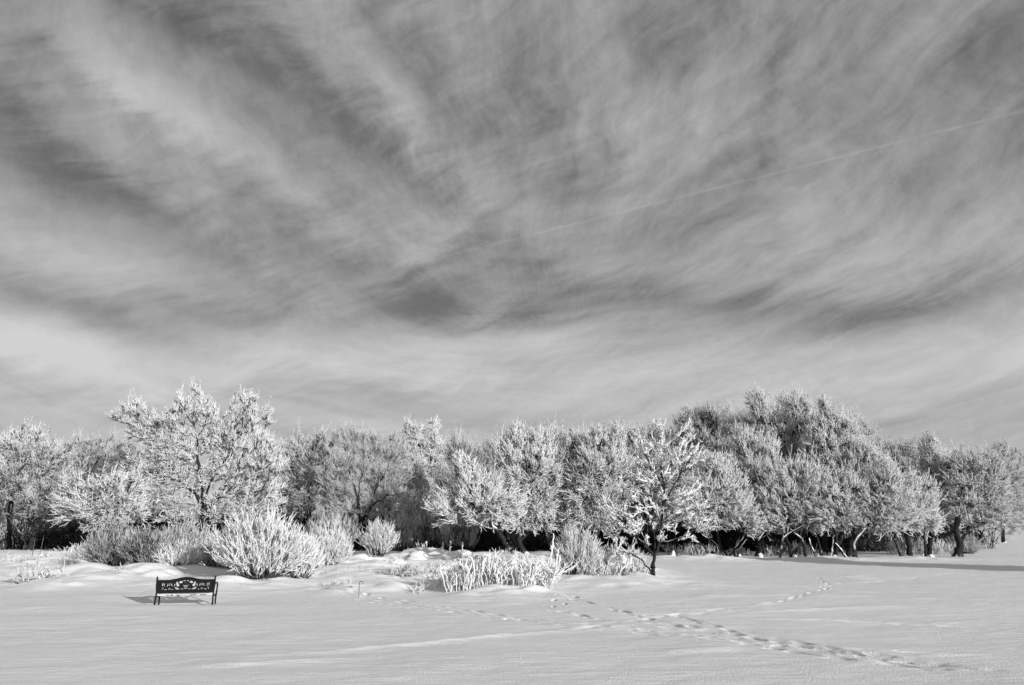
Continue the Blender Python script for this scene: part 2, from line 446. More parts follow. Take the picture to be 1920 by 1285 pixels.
prints([(1560,1098),(1640,1092),(1725,1084),(1790,1074)], depth=0.02, step=0.5, drag=0.01)
prints([(1480,1158),(1650,1162),(1880,1175)], depth=0.02, step=0.35, off=0.02, L=0.2, drag=0.012)
prints([(1600,1215),(1760,1222),(1900,1228)], depth=0.018, step=0.5)
prints([(590,1106),(700,1128),(790,1140)], depth=0.02)
prints([(300,1146),(330,1150),(380,1149)], depth=0.0, drag=0.0)
prints([(1180,1160),(1300,1176),(1450,1200),(1620,1230),(1800,1258)], depth=0.035, step=0.33)
prints([(1330,1190),(1480,1212),(1640,1238),(1750,1256)], depth=0.035, step=0.36)
prints([(1100,1168),(1260,1186),(1420,1208),(1600,1238)], depth=0.03, step=0.38)
prints([(1210,1152),(1330,1150),(1420,1140)], depth=0.02, step=0.4)
# wind ridges and an old filled-in trail
ridge([(20,1252),(300,1242),(520,1228),(700,1212),(860,1200),(1060,1180)], 0.030, 0.065, 0.10)
ridge([(120,1262),(420,1248),(620,1236),(820,1218),(1000,1203)], 0.030, 0.07, 0.0)
ridge([(330,1236),(560,1222),(700,1214)], 0.03, 0.09, 0.1)
ridge([(1060,1178),(1200,1161),(1330,1146),(1460,1131)], 0.016, 0.07, 0.5)
ridge([(1240,1154),(1400,1146),(1560,1140)], 0.02, 0.08, 0.1)
for k in range(26):
    x0 = rng.uniform(40, 1850); y0 = rng.uniform(1150, 1255); L = rng.uniform(40, 170)
    ridge([(x0, y0), (x0 + L, y0 - L * rng.uniform(0.0, 0.07))], rng.uniform(0.012, 0.026), rng.uniform(0.06, 0.12), 0.35)
for k in range(14):
    x0 = rng.uniform(1250, 1850); y0 = rng.uniform(1080, 1150); L = rng.uniform(40, 150)
    ridge([(x0, y0), (x0 + L, y0 - L * rng.uniform(-0.02, 0.05))], rng.uniform(0.015, 0.03), rng.uniform(0.1, 0.2), 0.3)
nr, na = AA.shape
gv = np.stack([GX, GY, GZ], -1).reshape(-1, 3)
idx = np.arange(nr * na).reshape(nr, na)
a = idx[:-1]; b = idx[1:]
gf = np.stack([a, np.roll(a, -1, 1), np.roll(b, -1, 1), b], -1).reshape(-1, 4)[:, ::-1]
me = bpy.data.meshes.new('ground')
cen = len(gv); gv = np.vstack([gv, [0, 0, GZ[0].mean()]])
me.vertices.add(len(gv)); me.vertices.foreach_set('co', gv.astype(np.float32).ravel())
tri = np.stack([np.roll(idx[0], -1), idx[0], np.full(na, cen)], -1)
allidx = np.concatenate([gf.ravel(), tri[:, ::-1].ravel()]).astype(np.int32)
me.loops.add(len(allidx)); me.loops.foreach_set('vertex_index', allidx)
npoly = len(gf) + len(tri); me.polygons.add(npoly)
ls = np.concatenate([np.arange(0, len(gf) * 4, 4), len(gf) * 4 + np.arange(0, len(tri) * 3, 3)]).astype(np.int32)
me.polygons.foreach_set('loop_start', ls)
me.polygons.foreach_set('use_smooth', np.ones(npoly, bool))
me.update(calc_edges=True)
me.materials.append(MAT['snow'])
g = link('ground', me); tag(g, None, None, kind='structure')
if sum(p.normal.z for p in list(me.polygons)[:2000]) < 0:
    me.flip_normals()
def gz(x, y): return float(ground_h(np.array([x]), np.array([y]))[0])

# ------------------------------------------------------------------ vegetation generators
def unit(v): return v / (np.linalg.norm(v, axis=-1, keepdims=True) + 1e-9)
def twig_chains(rs, B, Dr, L, r, K=4, up=0.25, wob=0.12):
    """curved twigs from points B in directions Dr"""
    n = len(B); s = np.linspace(0, 1, K)[None, :, None]
    bend = rs.normal(0, wob, (n, 1, 3)); bend[..., 2] += up
    P = B[:, None] + L[:, None, None] * (Dr[:, None] * s + bend * s * s * 0.6)
    if K > 3: P[:, 1:-1] += rs.normal(0, 0.03, (n, K - 2, 3)) * L[:, None, None]
    return P
def sub_twigs(rs, P, L, m, frac=(0.3, 0.55), spread=0.75, t0=0.2):
    """side shoots along existing chains"""
    n, K, _ = P.shape
    t = rs.uniform(t0, 0.95, (n, m)) * (K - 1); i = np.minimum(t.astype(int), K - 2); f = (t - i)[..., None]
    I = np.arange(n)[:, None]
    B = P[I, i] * (1 - f) + P[I, i + 1] * f
    T = unit(P[I, i + 1] - P[I, i])
    Dr = unit(T + rs.normal(0, spread, (n, m, 3)) * 0.75 + np.array([0, 0, 0.15]))
    LL = L[:, None] * rs.uniform(frac[0], frac[1], (n, m)) * (1.15 - 0.6 * t / (K - 1))
    return B.reshape(-1, 3), Dr.reshape(-1, 3), LL.reshape(-1)

def grow(rs, trunk_paths, pts, bf=0.35):
    """balanced spanning tree from trunk polylines to points in the crown"""
    pos = []; par = []; plen = []
    for path in trunk_paths:
        prev = -1
        for k, p in enumerate(path):
            p = np.asarray(p, float)
            if k == 0 and len(pos) > 0:
                d = np.linalg.norm(np.array(pos) - p, axis=1); j = int(d.argmin())
                if d[j] < 0.05: prev = j; continue
                prev = -1 if d[j] > 0.6 else j
            pos.append(p); par.append(prev)
            plen.append(0 if prev < 0 else plen[prev] + np.linalg.norm(p - pos[prev])); prev = len(pos) - 1
    n0 = len(pos); N_ = n0 + len(pts)
    Pp = np.zeros((N_, 3)); Pp[:n0] = pos; pl = np.zeros(N_); pl[:n0] = plen
    pr = np.full(N_, -1); pr[:n0] = par
    root = Pp[0]
    start = min(2, n0 - 1)
    order = np.argsort(np.linalg.norm(pts - Pp[n0 - 1], axis=1))
    n = n0
    for k in order:
        p = pts[k]
        dv = p - Pp[start:n]; d = np.linalg.norm(dv, axis=1)
        down = np.clip(-(dv[:, 2]) / (d + 1e-6), 0, 1)
        c = d * (1 + 0.6 * down) + bf * pl[start:n]
        j = int(c.argmin()) + start
        Pp[n] = p; pr[n] = j; pl[n] = pl[j] + d[j - start]; n += 1
    return Pp, pr, n0

def make_tree(name, label, cat, base, trunk_paths, clumps, D, seed, npts=260, twigs=9, tl=(0.35, 0.75), tr=0.022, 
              style='willow', fm='frost', trunk_r=0.11, group=None, sub=4, bf=0.35, depth=0.8, up=0.35, fr0=0.35, inner=0.35, sides=3, leaf=0, bark='bark', spread=0.55, limb_min=0.03, zmin=1.45):
    """base: (px,py); trunk_paths: pixel polylines; clumps: (px,py,rx,ry[,dy metres]) """
    rs = np.random.RandomState(seed)
    if fm in ('frost', 'frost_mid') and not leaf: sub = 3; twigs = max(4, int(round(twigs * 0.95))); tl = (tl[0] * 1.05, tl[1] * 1.08)
    bx, by = base
    k0 = mpp(D)
    zb = None
    B = at(bx, by, D); gb = gz(B[0], D); shift = gb - 0.06 - B[2]
    conv = lambda p: at(p[0], p[1], D + (p[2] if len(p) > 2 else 0))
    paths = []
    for tp in trunk_paths:
        pp = [conv(p) for p in tp]
        if np.linalg.norm(pp[0] - B) < 0.5: pp[0][2] = gb - 0.08
        # subdivide with a little wobble
        q = [pp[0]]
        for a_, b_ in zip(pp[:-1], pp[1:]):
            nseg = max(1, int(np.linalg.norm(b_ - a_) / 0.45))
            for s_ in range(1, nseg + 1):
                q.append(a_ + (b_ - a_) * s_ / nseg + (rs.normal(0, 0.03, 3) if s_ < nseg else 0))
        paths.append(q)
    vol = np.array([c[2] * c[3] for c in clumps], float); vol = vol ** 0.9 / (vol ** 0.9).sum()
    pts = []; cid = []
    for ci, c in enumerate(clumps):
        m = max(6, int(npts * vol[ci]))
        d3 = unit(rs.normal(size=(m, 3))); rr = rs.uniform(inner ** 3, 1, m) ** (1 / 3)
        off = c[4] if len(c) > 4 else 0.0
        C_ = at(c[0], c[1], D + off)
        R3 = np.array([c[2] * k0, min(c[2], c[3]) * k0 * depth * 1.2, c[3] * k0])
        pts.append(C_ + d3 * rr[:, None] * R3); cid += [C_] * m
    pts = np.concatenate(pts); cid = np.array(cid)
    keep = pts[:, 2] > gb + zmin * rs.uniform(0.8, 1.3, len(pts)); pts = pts[keep]; cid = cid[keep]
    Pp, pr, n0 = grow(rs, paths, pts, bf)
    n = len(Pp)
    # radii, pipe model
    kids = np.zeros(n); e = 2.3; a_ = np.zeros(n); has = np.zeros(n, bool); has[pr[pr >= 0]] = True
    r0 = 0.0075
    for i in range(n - 1, -1, -1):
        if not has[i]: a_[i] += r0 ** e
        if pr[i] >= 0 and pr[i] < i: a_[pr[i]] += a_[i]
    rad = np.maximum(a_, r0 ** e) ** (1 / e)
    rad = rad * 1.0
    big = rad > 0.02
    sc = trunk_r / rad[0]
    rad = np.where(big, rad * (1 + (sc - 1) * np.clip((rad - 0.02) / (rad[0] - 0.02 + 1e-6), 0, 1)), rad)
    # tangents
    T = np.zeros((n, 3)); m_ = pr >= 0
    T[m_] = unit(Pp[m_] - Pp[pr[m_]]); T[~m_] = (0, 0, 1)
    E_ = np.where(m_)[0]; K = 5
    P0 = Pp[pr[E_]]; P1 = Pp[E_]; L = np.linalg.norm(P1 - P0, axis=1)
    T0 = unit(T[pr[E_]] * 0.8 + T[E_] * 0.6) * L[:, None]; T1 = unit(T[E_] + np.array([0, 0, 0.25])) * L[:, None]
    s = np.linspace(0, 1, K)[None, :, None]
    H = (2 * s**3 - 3 * s**2 + 1) * P0[:, None] + (s**3 - 2 * s**2 + s) * T0[:, None] + (-2 * s**3 + 3 * s**2) * P1[:, None] + (s**3 - s**2) * T1[:, None]
    H[:, 1:-1] += rs.normal(0, 0.035, (len(E_), K - 2, 3)) * np.minimum(L, 1.0)[:, None, None]
    rp = np.minimum(rad[pr[E_]], rad[E_] * 1.35 + 0.004); rc = rad[E_]
    RRd = rp[:, None] * (1 - s[..., 0]) + rc[:, None] * s[..., 0]
    org = np.array([B[0], D, gb])
    root = thing(name, label, cat, org, group)
    thick = np.maximum(rp, rc) > limb_min
    tr_acc = Acc(); cr = Acc()
    if thick.any():
        RT = RRd[thick] * rs.uniform(0.9, 1.12, RRd[thick].shape)
        onlow = (P0[thick][:, 2] < gb + 0.3)
        RT[onlow, 0] *= 1.9; RT[onlow, 1] *= 1.25
        tr_acc.tubes(H[thick], RT, np.full(RT.shape, 0.12), 7)
        tr_acc.build('trunk', MAT[bark], root, origin=org)
    th = ~thick
    if th.any():
        fr = np.full((th.sum(), K), fr0 - (0.1 if leaf else 0.45))
        cr.tubes(H[th], RRd[th] + tr * (0.7 if leaf else 0.25), fr, 4)
    # twigs from the crown nodes and along thin edges
    nodes = np.arange(n0, n)
    outw = unit(Pp[nodes] - cid)
    mm = twigs
    I = np.repeat(np.arange(len(nodes)), mm)
    # start points spread along last edge
    tpos = rs.uniform(0.25, 1.0, len(I))
    hidx = {int(v): k for k, v in enumerate(E_)}
    he = np.array([hidx[int(v)] for v in nodes])
    tt = tpos * (K - 1); ii = np.minimum(tt.astype(int), K - 2); ff = (tt - ii)[:, None]
    Bp = H[he[I], ii] * (1 - ff) + H[he[I], ii + 1] * ff
    if style == 'willow':
        Dd = unit(T[nodes][I] * 0.45 + outw[I] * 0.75 + np.array([0, -0.15, up + 0.12]) + rs.normal(0, spread * 0.68, (len(I), 3)))
    elif style == 'bushy':
        Dd = unit(T[nodes][I] * 0.6 + outw[I] * 0.35 + np.array([0, 0, up]) + rs.normal(0, spread * 1.15, (len(I), 3)))
    else:
        Dd = unit(T[nodes][I] * 0.9 + outw[I] * 0.25 + np.array([0, 0, up]) + rs.normal(0, spread * 0.8, (len(I), 3)))
    Lt = rs.uniform(tl[0], tl[1], len(I)) * rs.uniform(0.5, 1.15, len(I)); tr *= (1.05 if fm in ('frost', 'frost_mid') else 0.8)
    C = twig_chains(rs, Bp, Dd, Lt, tr, 5, up * 0.6)
    taper = np.array([0.75, 1.0, 1.0, 0.9, 0.35])[None]
    Rt = tr * taper * rs.uniform(0.7, 1.2, (len(I), 1)) * rs.uniform(0.8, 1.2, (len(I), 5))
    frr = np.clip(fr0 + np.array([-0.75, -0.2, 0.2, 0.35, 0.45])[None] + rs.normal(0, 0.15, (len(I), 1)), -0.6, 1.2)  # bark shows at twig bases; this also paints the crown's inside dark
    cr.tubes(C, Rt, frr, sides)
    if sub:
        B2, D2, L2 = sub_twigs(rs, C, Lt, sub)
        C2 = twig_chains(rs, B2, D2, L2, tr, 3, up * 0.5)
        R2 = tr * 0.8 * np.array([0.8, 1.0, 0.3])[None] * rs.uniform(0.7, 1.2, (len(B2), 1))
        f2 = np.clip(fr0 + np.array([-0.2, 0.2, 0.4])[None] + rs.normal(0, 0.15, (len(B2), 1)), -0.6, 1.2)
        cr.tubes(C2, R2, f2, 3)
    if leaf:
        # curled withered leaves rimmed with frost: short fat flakes
        B3, D3, L3 = sub_twigs(rs, C, Lt, leaf, spread=1.2)
        L3 = rs.uniform(0.04, 0.09, len(B3))
        C3 = twig_chains(rs, B3, unit(D3 + np.array([0, 0, -0.5])), L3, tr, 3, -0.2)
        R3_ = np.array([0.3, 1.0, 0.2])[None] * rs.uniform(0.012, 0.026, (len(B3), 1))
        f3 = np.clip(rs.uniform(-0.5, 1.2, (len(B3), 1)), 0, 1) * np.ones((1, 3))
        cr.tubes(C3, R3_, f3, 3)
    if style != 'x' and not leaf:
        q = rs.choice(nodes, max(8, int(len(nodes) * 0.16)))
        Ld = rs.uniform(0.5, 1.25, len(q)) * (tl[1] / 0.75)
        Cd = twig_chains(rs, Pp[q], unit(outw[q - n0] * 0.35 + np.array([0, 0, 0.9]) + rs.normal(0, 0.22, (len(q), 3))), Ld, tr, 5, 0.15)
        cr.tubes(Cd, tr * 0.8 * np.array([1, 1, 0.9, 0.7, 0.3])[None] * np.ones((len(q), 1)), np.clip(fr0 + np.array([-0.4, 0, 0.2, 0.3, 0.3])[None] + rs.normal(0, 0.2, (len(q), 1)), -0.6, 1.2), 4)
        B4, D4, L4 = sub_twigs(rs, Cd, Ld, 5, (0.12, 0.3), spread=0.6)
        C4 = twig_chains(rs, B4, D4, L4, tr, 3, 0.2)
        cr.tubes(C4, tr * 0.75 * np.array([0.8, 1.0, 0.3])[None] * np.ones((len(B4), 1)), np.full((len(B4), 3), fr0 + 0.2), 3)
    cr.build('crown', MAT[fm], root, origin=org)
    return root

def shrub(name, label, cat, base, top, width, seed, stems=120, r=0.016, fm='frost', D=None, group=None, side=6, lean=(0, 0), upright=0.5, fr0=0.45, depth=0.8, sl=(0.15, 0.4), sides=3, spread=0.5, rootw=0.28):
    """a many-stemmed bush; base/top are (px,py), width in photo pixels"""
    rs = np.random.RandomState(seed)
    if D is None: D = dist(base[1])
    k = mpp(D)
    B = at(base[0], base[1], D); g0 = gz(B[0], D)
    H = at(top[0], top[1], D)[2] - g0; Wm = width * k * 0.5
    n = stems
    th = rs.uniform(0, 2 * math.pi, n); rr = np.sqrt(rs.uniform(0, 1, n))
    tipx = Wm * rr * np.cos(th); tipy = Wm * depth * rr * np.sin(th)
    side = side * 1.25; r = r * 0.92; hz = H * (np.sqrt(np.clip(1 - (0.98 - 0.3 * min(upright, 1)) * rr ** 2, 0, 1))) * rs.uniform(0.55, 1.05, n) * (1 + 0.14 * np.sin(th * 3 + seed) + 0.10 * np.sin(th * 7 + rr * 5)) * np.where(rs.rand(n) < 0.06, 1.15, 1.0)
    tip = np.stack([tipx + lean[0] * k * (hz / H), tipy + lean[1], hz], 1)
    b0 = np.stack([tipx * rootw + rs.normal(0, 0.05, n), tipy * rootw + rs.normal(0, 0.05, n), np.full(n, -0.06)], 1)
    ctrl = b0 + (tip - b0) * np.array([0.35, 0.35, 0.0]) + np.stack([np.zeros(n), np.zeros(n), hz * (0.45 + 0.3 * upright)], 1)
    K = 7; s = np.linspace(0, 1, K)[None, :, None]
    P = (1 - s) ** 2 * b0[:, None] + 2 * s * (1 - s) * ctrl[:, None] + s ** 2 * tip[:, None]
    P[:, 1:-1] += rs.normal(0, 0.02, (n, K - 2, 3)) * (1 + H * 0.3)
    acc = Acc()
    R = r * np.array([1.1, 1.0, 1.0, 1.0, 1.0, 0.9, 0.35])[None] * rs.uniform(0.7, 1.2, (n, 1)) * rs.uniform(0.85, 1.2, (n, K))
    fr = np.clip(fr0 + np.linspace(-0.8, 0.3, K)[None] + rs.normal(0, 0.15, (n, 1)), -0.6, 1.2)
    acc.tubes(P, R * 0.75, fr, 4)
    Ls = np.full(n, 1.0)
    if side:
        B2, D2, _ = sub_twigs(rs, P, Ls, int(side * 1.6), spread=spread * 1.15, t0=0.12)
        L2 = rs.uniform(sl[0], sl[1], len(B2)) * 0.8
        C2 = twig_chains(rs, B2, unit(D2 + np.array([0, 0, 0.25 * upright])), L2, r, 4, 0.3)
        R2 = r * 0.9 * np.array([0.8, 1.05, 0.95, 0.35])[None] * rs.uniform(0.7, 1.2, (len(B2), 1))
        f2 = np.clip(fr0 + np.array([-0.1, 0.15, 0.3, 0.4])[None] + rs.normal(0, 0.15, (len(B2), 1)), 0, 1.2)
        acc.tubes(C2, R2, f2, sides)
        B3, D3, _ = sub_twigs(rs, C2, L2, 1, spread=spread)
        L3 = rs.uniform(sl[0], sl[1], len(B3)) * 0.4
        C3 = twig_chains(rs, B3, D3, L3, r, 3, 0.2)
        R3 = r * 0.75 * np.array([0.8, 1.0, 0.3])[None] * np.ones((len(B3), 1))
        acc.tubes(C3, R3, np.full((len(B3), 3), fr0 + 0.3), 3)
    v = acc.v
    for q in v: q += 0
    o = acc.build(name, MAT[fm])
    o.location = (B[0], D, g0)
    return tag(o, label, cat, group)

def reeds(name, label, cat, base, top, width, seed, n=60, r=0.018, fm='stalk', D=None, group=None, depth=0.45, lean=0.12, droop=0.4, heads=0.3, fr0=0.5):
    rs = np.random.RandomState(seed)
    if D is None: D = dist(base[1])
    k = mpp(D); B = at(base[0], base[1], D); g0 = gz(B[0], D)
    H = at(top[0], top[1], D)[2] - g0; Wm = width * k * 0.5
    x = rs.uniform(-1, 1, n) * Wm; y = rs.uniform(-0.5, 1, n) * depth
    zz = ground_h(B[0] + x, D + y) - g0 - 0.05
    h = H * (0.3 + 0.75 * rs.beta(2.2, 1.6, n)) * (1 + 0.15 * np.sin(x / Wm * 4 + seed)); a = rs.uniform(0, 2 * math.pi, n)
    K = 7; s = np.linspace(0, 1, K)
    ld = rs.normal(0, lean * 1.4, n)
    P = np.zeros((n, K, 3))
    P[:, :, 0] = x[:, None] + (ld[:, None] * s + (np.cos(a) * droop * (rs.uniform(0, 1, n) < 0.45))[:, None] * np.clip(s - 0.6, 0, 1) ** 1.5) * h[:, None] * 1.3
    P[:, :, 1] = y[:, None] + (np.sin(a) * lean)[:, None] * s * h[:, None]
    P[:, :, 2] = zz[:, None] + h[:, None] * (s - 0.25 * droop * np.clip(s - 0.6, 0, 1))
    P[:, 1:] += rs.normal(0, 0.018, (n, K - 1, 3)); P[:, :, 0] += (np.sin(s * 3.1)[None] * rs.normal(0, 0.06, (n, 1))) * h[:, None]
    prof = np.array([0.8, 0.9, 0.9, 1.0, 1.1, 1.2, 0.5])
    R = r * prof[None] * rs.uniform(0.45, 1.3, (n, 1)) * rs.uniform(0.7, 1.35, (n, K))
    o_ = np.argsort(x); acc = Acc()
    if n > 1: acc.tubes(P[o_, 0][None], np.full((1, n), 0.012), np.zeros((1, n)), 4)
    hd = rs.uniform(0, 1, n) < heads
    R[hd, 4:6] *= 1.9
    fr = np.clip(fr0 + rs.normal(0, 0.25, (n, 1)) + np.linspace(-0.15, 0.3, K)[None], 0, 1.2)
    acc.tubes(P, R, fr, 5)
    B2, D2, _ = sub_twigs(rs, P, np.ones(n), 3, spread=0.7, t0=0.35)
    L2 = rs.uniform(0.06, 0.2, len(B2))
    C2 = twig_chains(rs, B2, D2, L2, r, 3, -0.2)
    acc.tubes(C2, r * 0.8 * np.array([0.8, 1.1, 0.4])[None] * np.ones((len(B2), 1)), np.full((len(B2), 3), fr0 + 0.15), 3)
    o = acc.build(name, MAT[fm]); o.location = (B[0], D, g0)
    return tag(o, label, cat, group)

# ------------------------------------------------------------------ the bench
def pipe_chain(pts, r, name, mat, parent, sides=8):
    acc = Acc(); P = np.array(pts, float)[None]; R = np.full(P.shape[:2], r) if np.isscalar(r) else np.array(r, float)[None]
    acc.tubes(P, R, np.zeros(P.shape[:2]), sides)
    return acc.build(name, mat, parent)
def box_mesh(name, lo, hi, mat, parent, bev=0.004):
    import bmesh
    bm = bmesh.new(); bmesh.ops.create_cube(bm, size=1)
    for v in bm.verts:
        for i in range(3): v.co[i] = lo[i] + (v.co[i] + 0.5) * (hi[i] - lo[i])
    bmesh.ops.bevel(bm, geom=bm.edges[:], offset=bev, segments=1, affect='EDGES')
    me = bpy.data.meshes.new(name); bm.to_mesh(me); bm.free(); me.materials.append(mat)
    return link(name, me, parent)
bgz = gz(BX, BY)
bench = thing('garden_bench', 'black metal garden bench seen from behind, scrollwork back, snow on its seat', 'bench', (BX, BY, bgz + 0.02), rz=math.radians(13))
bench.scale = (0.89, 0.89, 0.93)
S = 1.24 / 1290.0                                   # metres per unit of the traced outline (its frame runs 310..1600)
def tx(x): return (x - 957) * S
def tz(y): return (925 - y) * S + 0.0
def curve_shape(name, outer, holes, ext, mat, parent):
    cu = bpy.data.curves.new(name, 'CURVE'); cu.dimensions = '2D'; cu.fill_mode = 'BOTH'; cu.extrude = ext; cu.bevel_depth = 0.0015; cu.bevel_resolution = 0
    for poly in [outer] + holes:
        sp_ = cu.splines.new('POLY'); sp_.points.add(len(poly) - 1); sp_.use_cyclic_u = True
        for p, (x, z) in zip(sp_.points, poly): p.co = (x, z, 0, 1)
    ob = bpy.data.objects.new(name, cu); COL.objects.link(ob)
    dg = bpy.context.evaluated_depsgraph_get(); dg.update()
    me = bpy.data.meshes.new_from_object(ob.evaluated_get(dg)); bpy.data.objects.remove(ob, do_unlink=True)
    for v in me.vertices:
        x, z, y = v.co; v.co = (x, y, z)
    me.flip_normals()
    me.materials.clear(); me.materials.append(mat)
    return link(name, me, parent)
def crr(poly, it=2):                                # round a closed polygon
    for _ in range(it):
        q = []
        for i in range(len(poly)):
            a_, b_ = poly[i], poly[(i + 1) % len(poly)]
            q += [(a_[0] * .75 + b_[0] * .25, a_[1] * .75 + b_[1] * .25), (a_[0] * .25 + b_[0] * .75, a_[1] * .25 + b_[1] * .75)]
        poly = q
    return poly
top_half = [(335,372),(500,374),(620,368),(720,352),(800,332),(880,318),(957,314)]
outer = [(tx(x), tz(y)) for x, y in top_half] + [(-tx(x), tz(y)) for x, y in reversed(top_half[:-1])] + [(-tx(335), tz(660)), (tx(335), tz(660))]
HOLES = [
 [(430,440),(458,446),(452,500),(432,522)],
 [(474,448),(492,452),(484,480),(506,516),(482,508),(464,480)],
 [(550,446),(572,468),(564,508),(534,522),(550,486)],
 [(430,582),(458,528),(474,540),(446,588)],
 [(474,592),(500,572),(552,574),(540,592)],
 [(592,438),(608,444),(606,506),(588,506)],
 [(566,542),(586,556),(596,566),(608,556),(628,542),(612,588),(588,588)],
 [(626,470),(652,448),(648,482),(668,516),(640,510)],
 [(700,446),(724,474),(708,512),(682,520),(702,482)],
 [(634,592),(656,574),(694,574),(680,592)],
 [(738,428),(772,412),(786,466),(826,498),(774,526),(752,500),(742,470)],
 [(706,550),(738,528),(766,542),(812,566),(826,586),(742,586),(728,562)],
 [(794,432),(818,404),(876,398),(882,444),(846,446),(820,454)],
 [(884,398),(912,388),(948,390),(942,406),(904,408)],
 [(884,474),(908,484),(916,500),(896,496)],
 [(918,512),(950,484),(964,500),(948,520),(922,540),(906,532)],
 [(924,566),(948,536),(962,546),(954,570),(934,580)],
 [(838,572),(858,562),(880,574),(904,560),(918,584),(890,578),(868,588)],
 [(930,444),(944,438),(948,450),(936,454)],
]
holes = []
for h_ in HOLES:
    hx_ = sum(p[0] for p in h_) / len(h_); hy_ = sum(p[1] for p in h_) / len(h_)
    h_ = [(hx_ + (x - hx_) * 1.05, hy_ + (y - hy_) * 1.08) for x, y in h_]
    holes.append(crr([(tx(x), tz(y)) for x, y in h_]))
    holes.append(crr([(-tx(x), tz(y)) for x, y in reversed(h_)]))
bk = curve_shape('backrest', outer, holes, 0.006, MAT['iron'], bench)
bk.location = (0, 0.0, 0)
bk.rotation_euler = (math.radians(4), 0, 0); bk.location = (0, 0.03, -0.0)
for s_ in (-1, 1):
    xx = s_ * 0.618
    pipe_chain([(xx, 0.0, -0.12), (xx * 0.99, 0.0, 0.1), (xx * 0.98, 0.02, 0.26), (xx, 0.0, 0.40), (xx * 1.002, -0.02, 0.58), (xx * 1.002, -0.035, 0.605)], [0.021, 0.019, 0.017, 0.019, 0.019, 0.010], 'leg', MAT['iron'], bench)
    pipe_chain([(xx, 0.38, -0.12), (xx * 0.985, 0.37, 0.08), (xx, 0.36, 0.24), (xx, 0.40, 0.36), (xx, 0.36, 0.42)], 0.018, 'leg', MAT['iron'], bench)
    pipe_chain([(xx, 0.0, 0.42), (xx, 0.12, 0.445), (xx, 0.28, 0.44), (xx, 0.37, 0.42), (xx, 0.40, 0.38), (xx, 0.37, 0.36)], 0.016, 'armrest', MAT['iron'], bench)
    pipe_chain([(xx, 0.0, 0.185), (xx, 0.2, 0.175), (xx, 0.38, 0.19)], 0.016, 'seat_bearer', MAT['iron'], bench)
for k in range(6):
    y0 = 0.03 + k * 0.064
    box_mesh('seat_slat', (-0.60, y0, 0.195), (0.60, y0 + 0.052, 0.216), MAT['wood'], bench)
def snow_pad(name, x0, x1, y0, y1, z0, h, parent, nx=90, ny=16, seed=0, side=0.012):
    xs = np.linspace(x0, x1, nx); ys = np.linspace(y0, y1, ny); XX, YY = np.meshgrid(xs, ys)
    ex = np.minimum(XX - x0, x1 - XX) / 0.03; ey = np.minimum(YY - y0, y1 - YY) / 0.03
    e = np.sqrt(np.clip(np.minimum(ex, ey), 0, 1))
    top = z0 + h * e * (0.8 + 0.35 * fbm(XX * 7, YY * 7, 3, seed)) - side * (1 - e) * (fbm(XX * 14, YY * 3, 2, seed + 4) > 0.05)
    v = np.stack([XX, YY, top], -1).reshape(-1, 3); i = np.arange(nx * ny).reshape(ny, nx)
    a_, b_ = i[:-1], i[1:]
    f = np.stack([a_[:, :-1], a_[:, 1:], b_[:, 1:], b_[:, :-1]], -1).reshape(-1, 4)
    return pymesh(name, v, [tuple(map(int, q)) for q in f], MAT['snow'], parent, smooth=True)
snow_pad('snow_cushion', -0.603, 0.603, 0.0, 0.41, 0.214, 0.026, bench, seed=2)
tl_ = snow_pad('snow_strip', -0.595, -0.33, -0.005, 0.03, 0.5335, 0.012, bench, nx=30, ny=6, seed=5, side=0.0)

# ------------------------------------------------------------------ hooked stakes
def hook(px, pyb, pyt, r, wdir, mat, label, hookpx=7):
    D = dist(pyb); k = mpp(D); g0 = gz(pg(px, pyb)[0], D); x0 = pg(px, pyb)[0]
    H = (pyb - pyt) * k * 0.99; R = hookpx * k * 0.5
    pts = [(0, 0, -0.15), (0.004, 0, H * 0.4), (0.0, 0, H - R)]
    for i in range(1, 10):
        a_ = math.pi - i * math.pi / 9 * 1.12
        pts.append((wdir * (R + R * math.cos(a_)), 0, H - R + R * math.sin(a_)))
    acc = Acc(); P = np.array(pts)[None]; acc.tubes(P, np.full(P.shape[:2], r), np.zeros(P.shape[:2]), 8)
    o = acc.build('hooked_stake', mat); o.location = (x0, D, g0)
    return tag(o, label, 'stake')
hook(672.5, 1117, 1092, 0.008, 1, MAT['steel'], 'thin dark hooked metal stake standing in open snow by the bright mound')
hook(115.5, 1087, 1058, 0.010, -1, MAT['pale'], 'pale frosted hooked stake near the left edge, left of the long grey hedge', 9)
def rod(px, pyb, pyt, r, mat, label, tilt=0.0, D=None):
    D = D or dist(pyb); x0 = at(px, pyb, D)[0]; g0 = gz(x0, D); H = (pyb - pyt) * mpp(D)
    acc = Acc(); P = np.array([(0, 0, -0.2), (tilt * 0.3, 0, H * 0.35), (tilt * 0.65, 0, H * 0.7), (tilt, 0, H)])[None]
    acc.tubes(P, np.array([[r, r, r, r * 0.6]]), np.zeros((1, 4)), 7)
    o = acc.build('thin_pole', mat); o.location = (x0, D, g0)
    return tag(o, label, 'pole')
rod(57, 1062, 1026, 0.012, MAT['steel'], 'thin dark pole at the far left edge, closest to the pale leaning trunk')
rod(73, 1051, 1014, 0.012, MAT['steel'], 'tall thin pole right of the leaning trunk, in front of distant snow', 0.03)
rod(62, 1072, 1056, 0.010, MAT['pale'], 'short pale peg leaning in the snow at the left edge', 0.06)

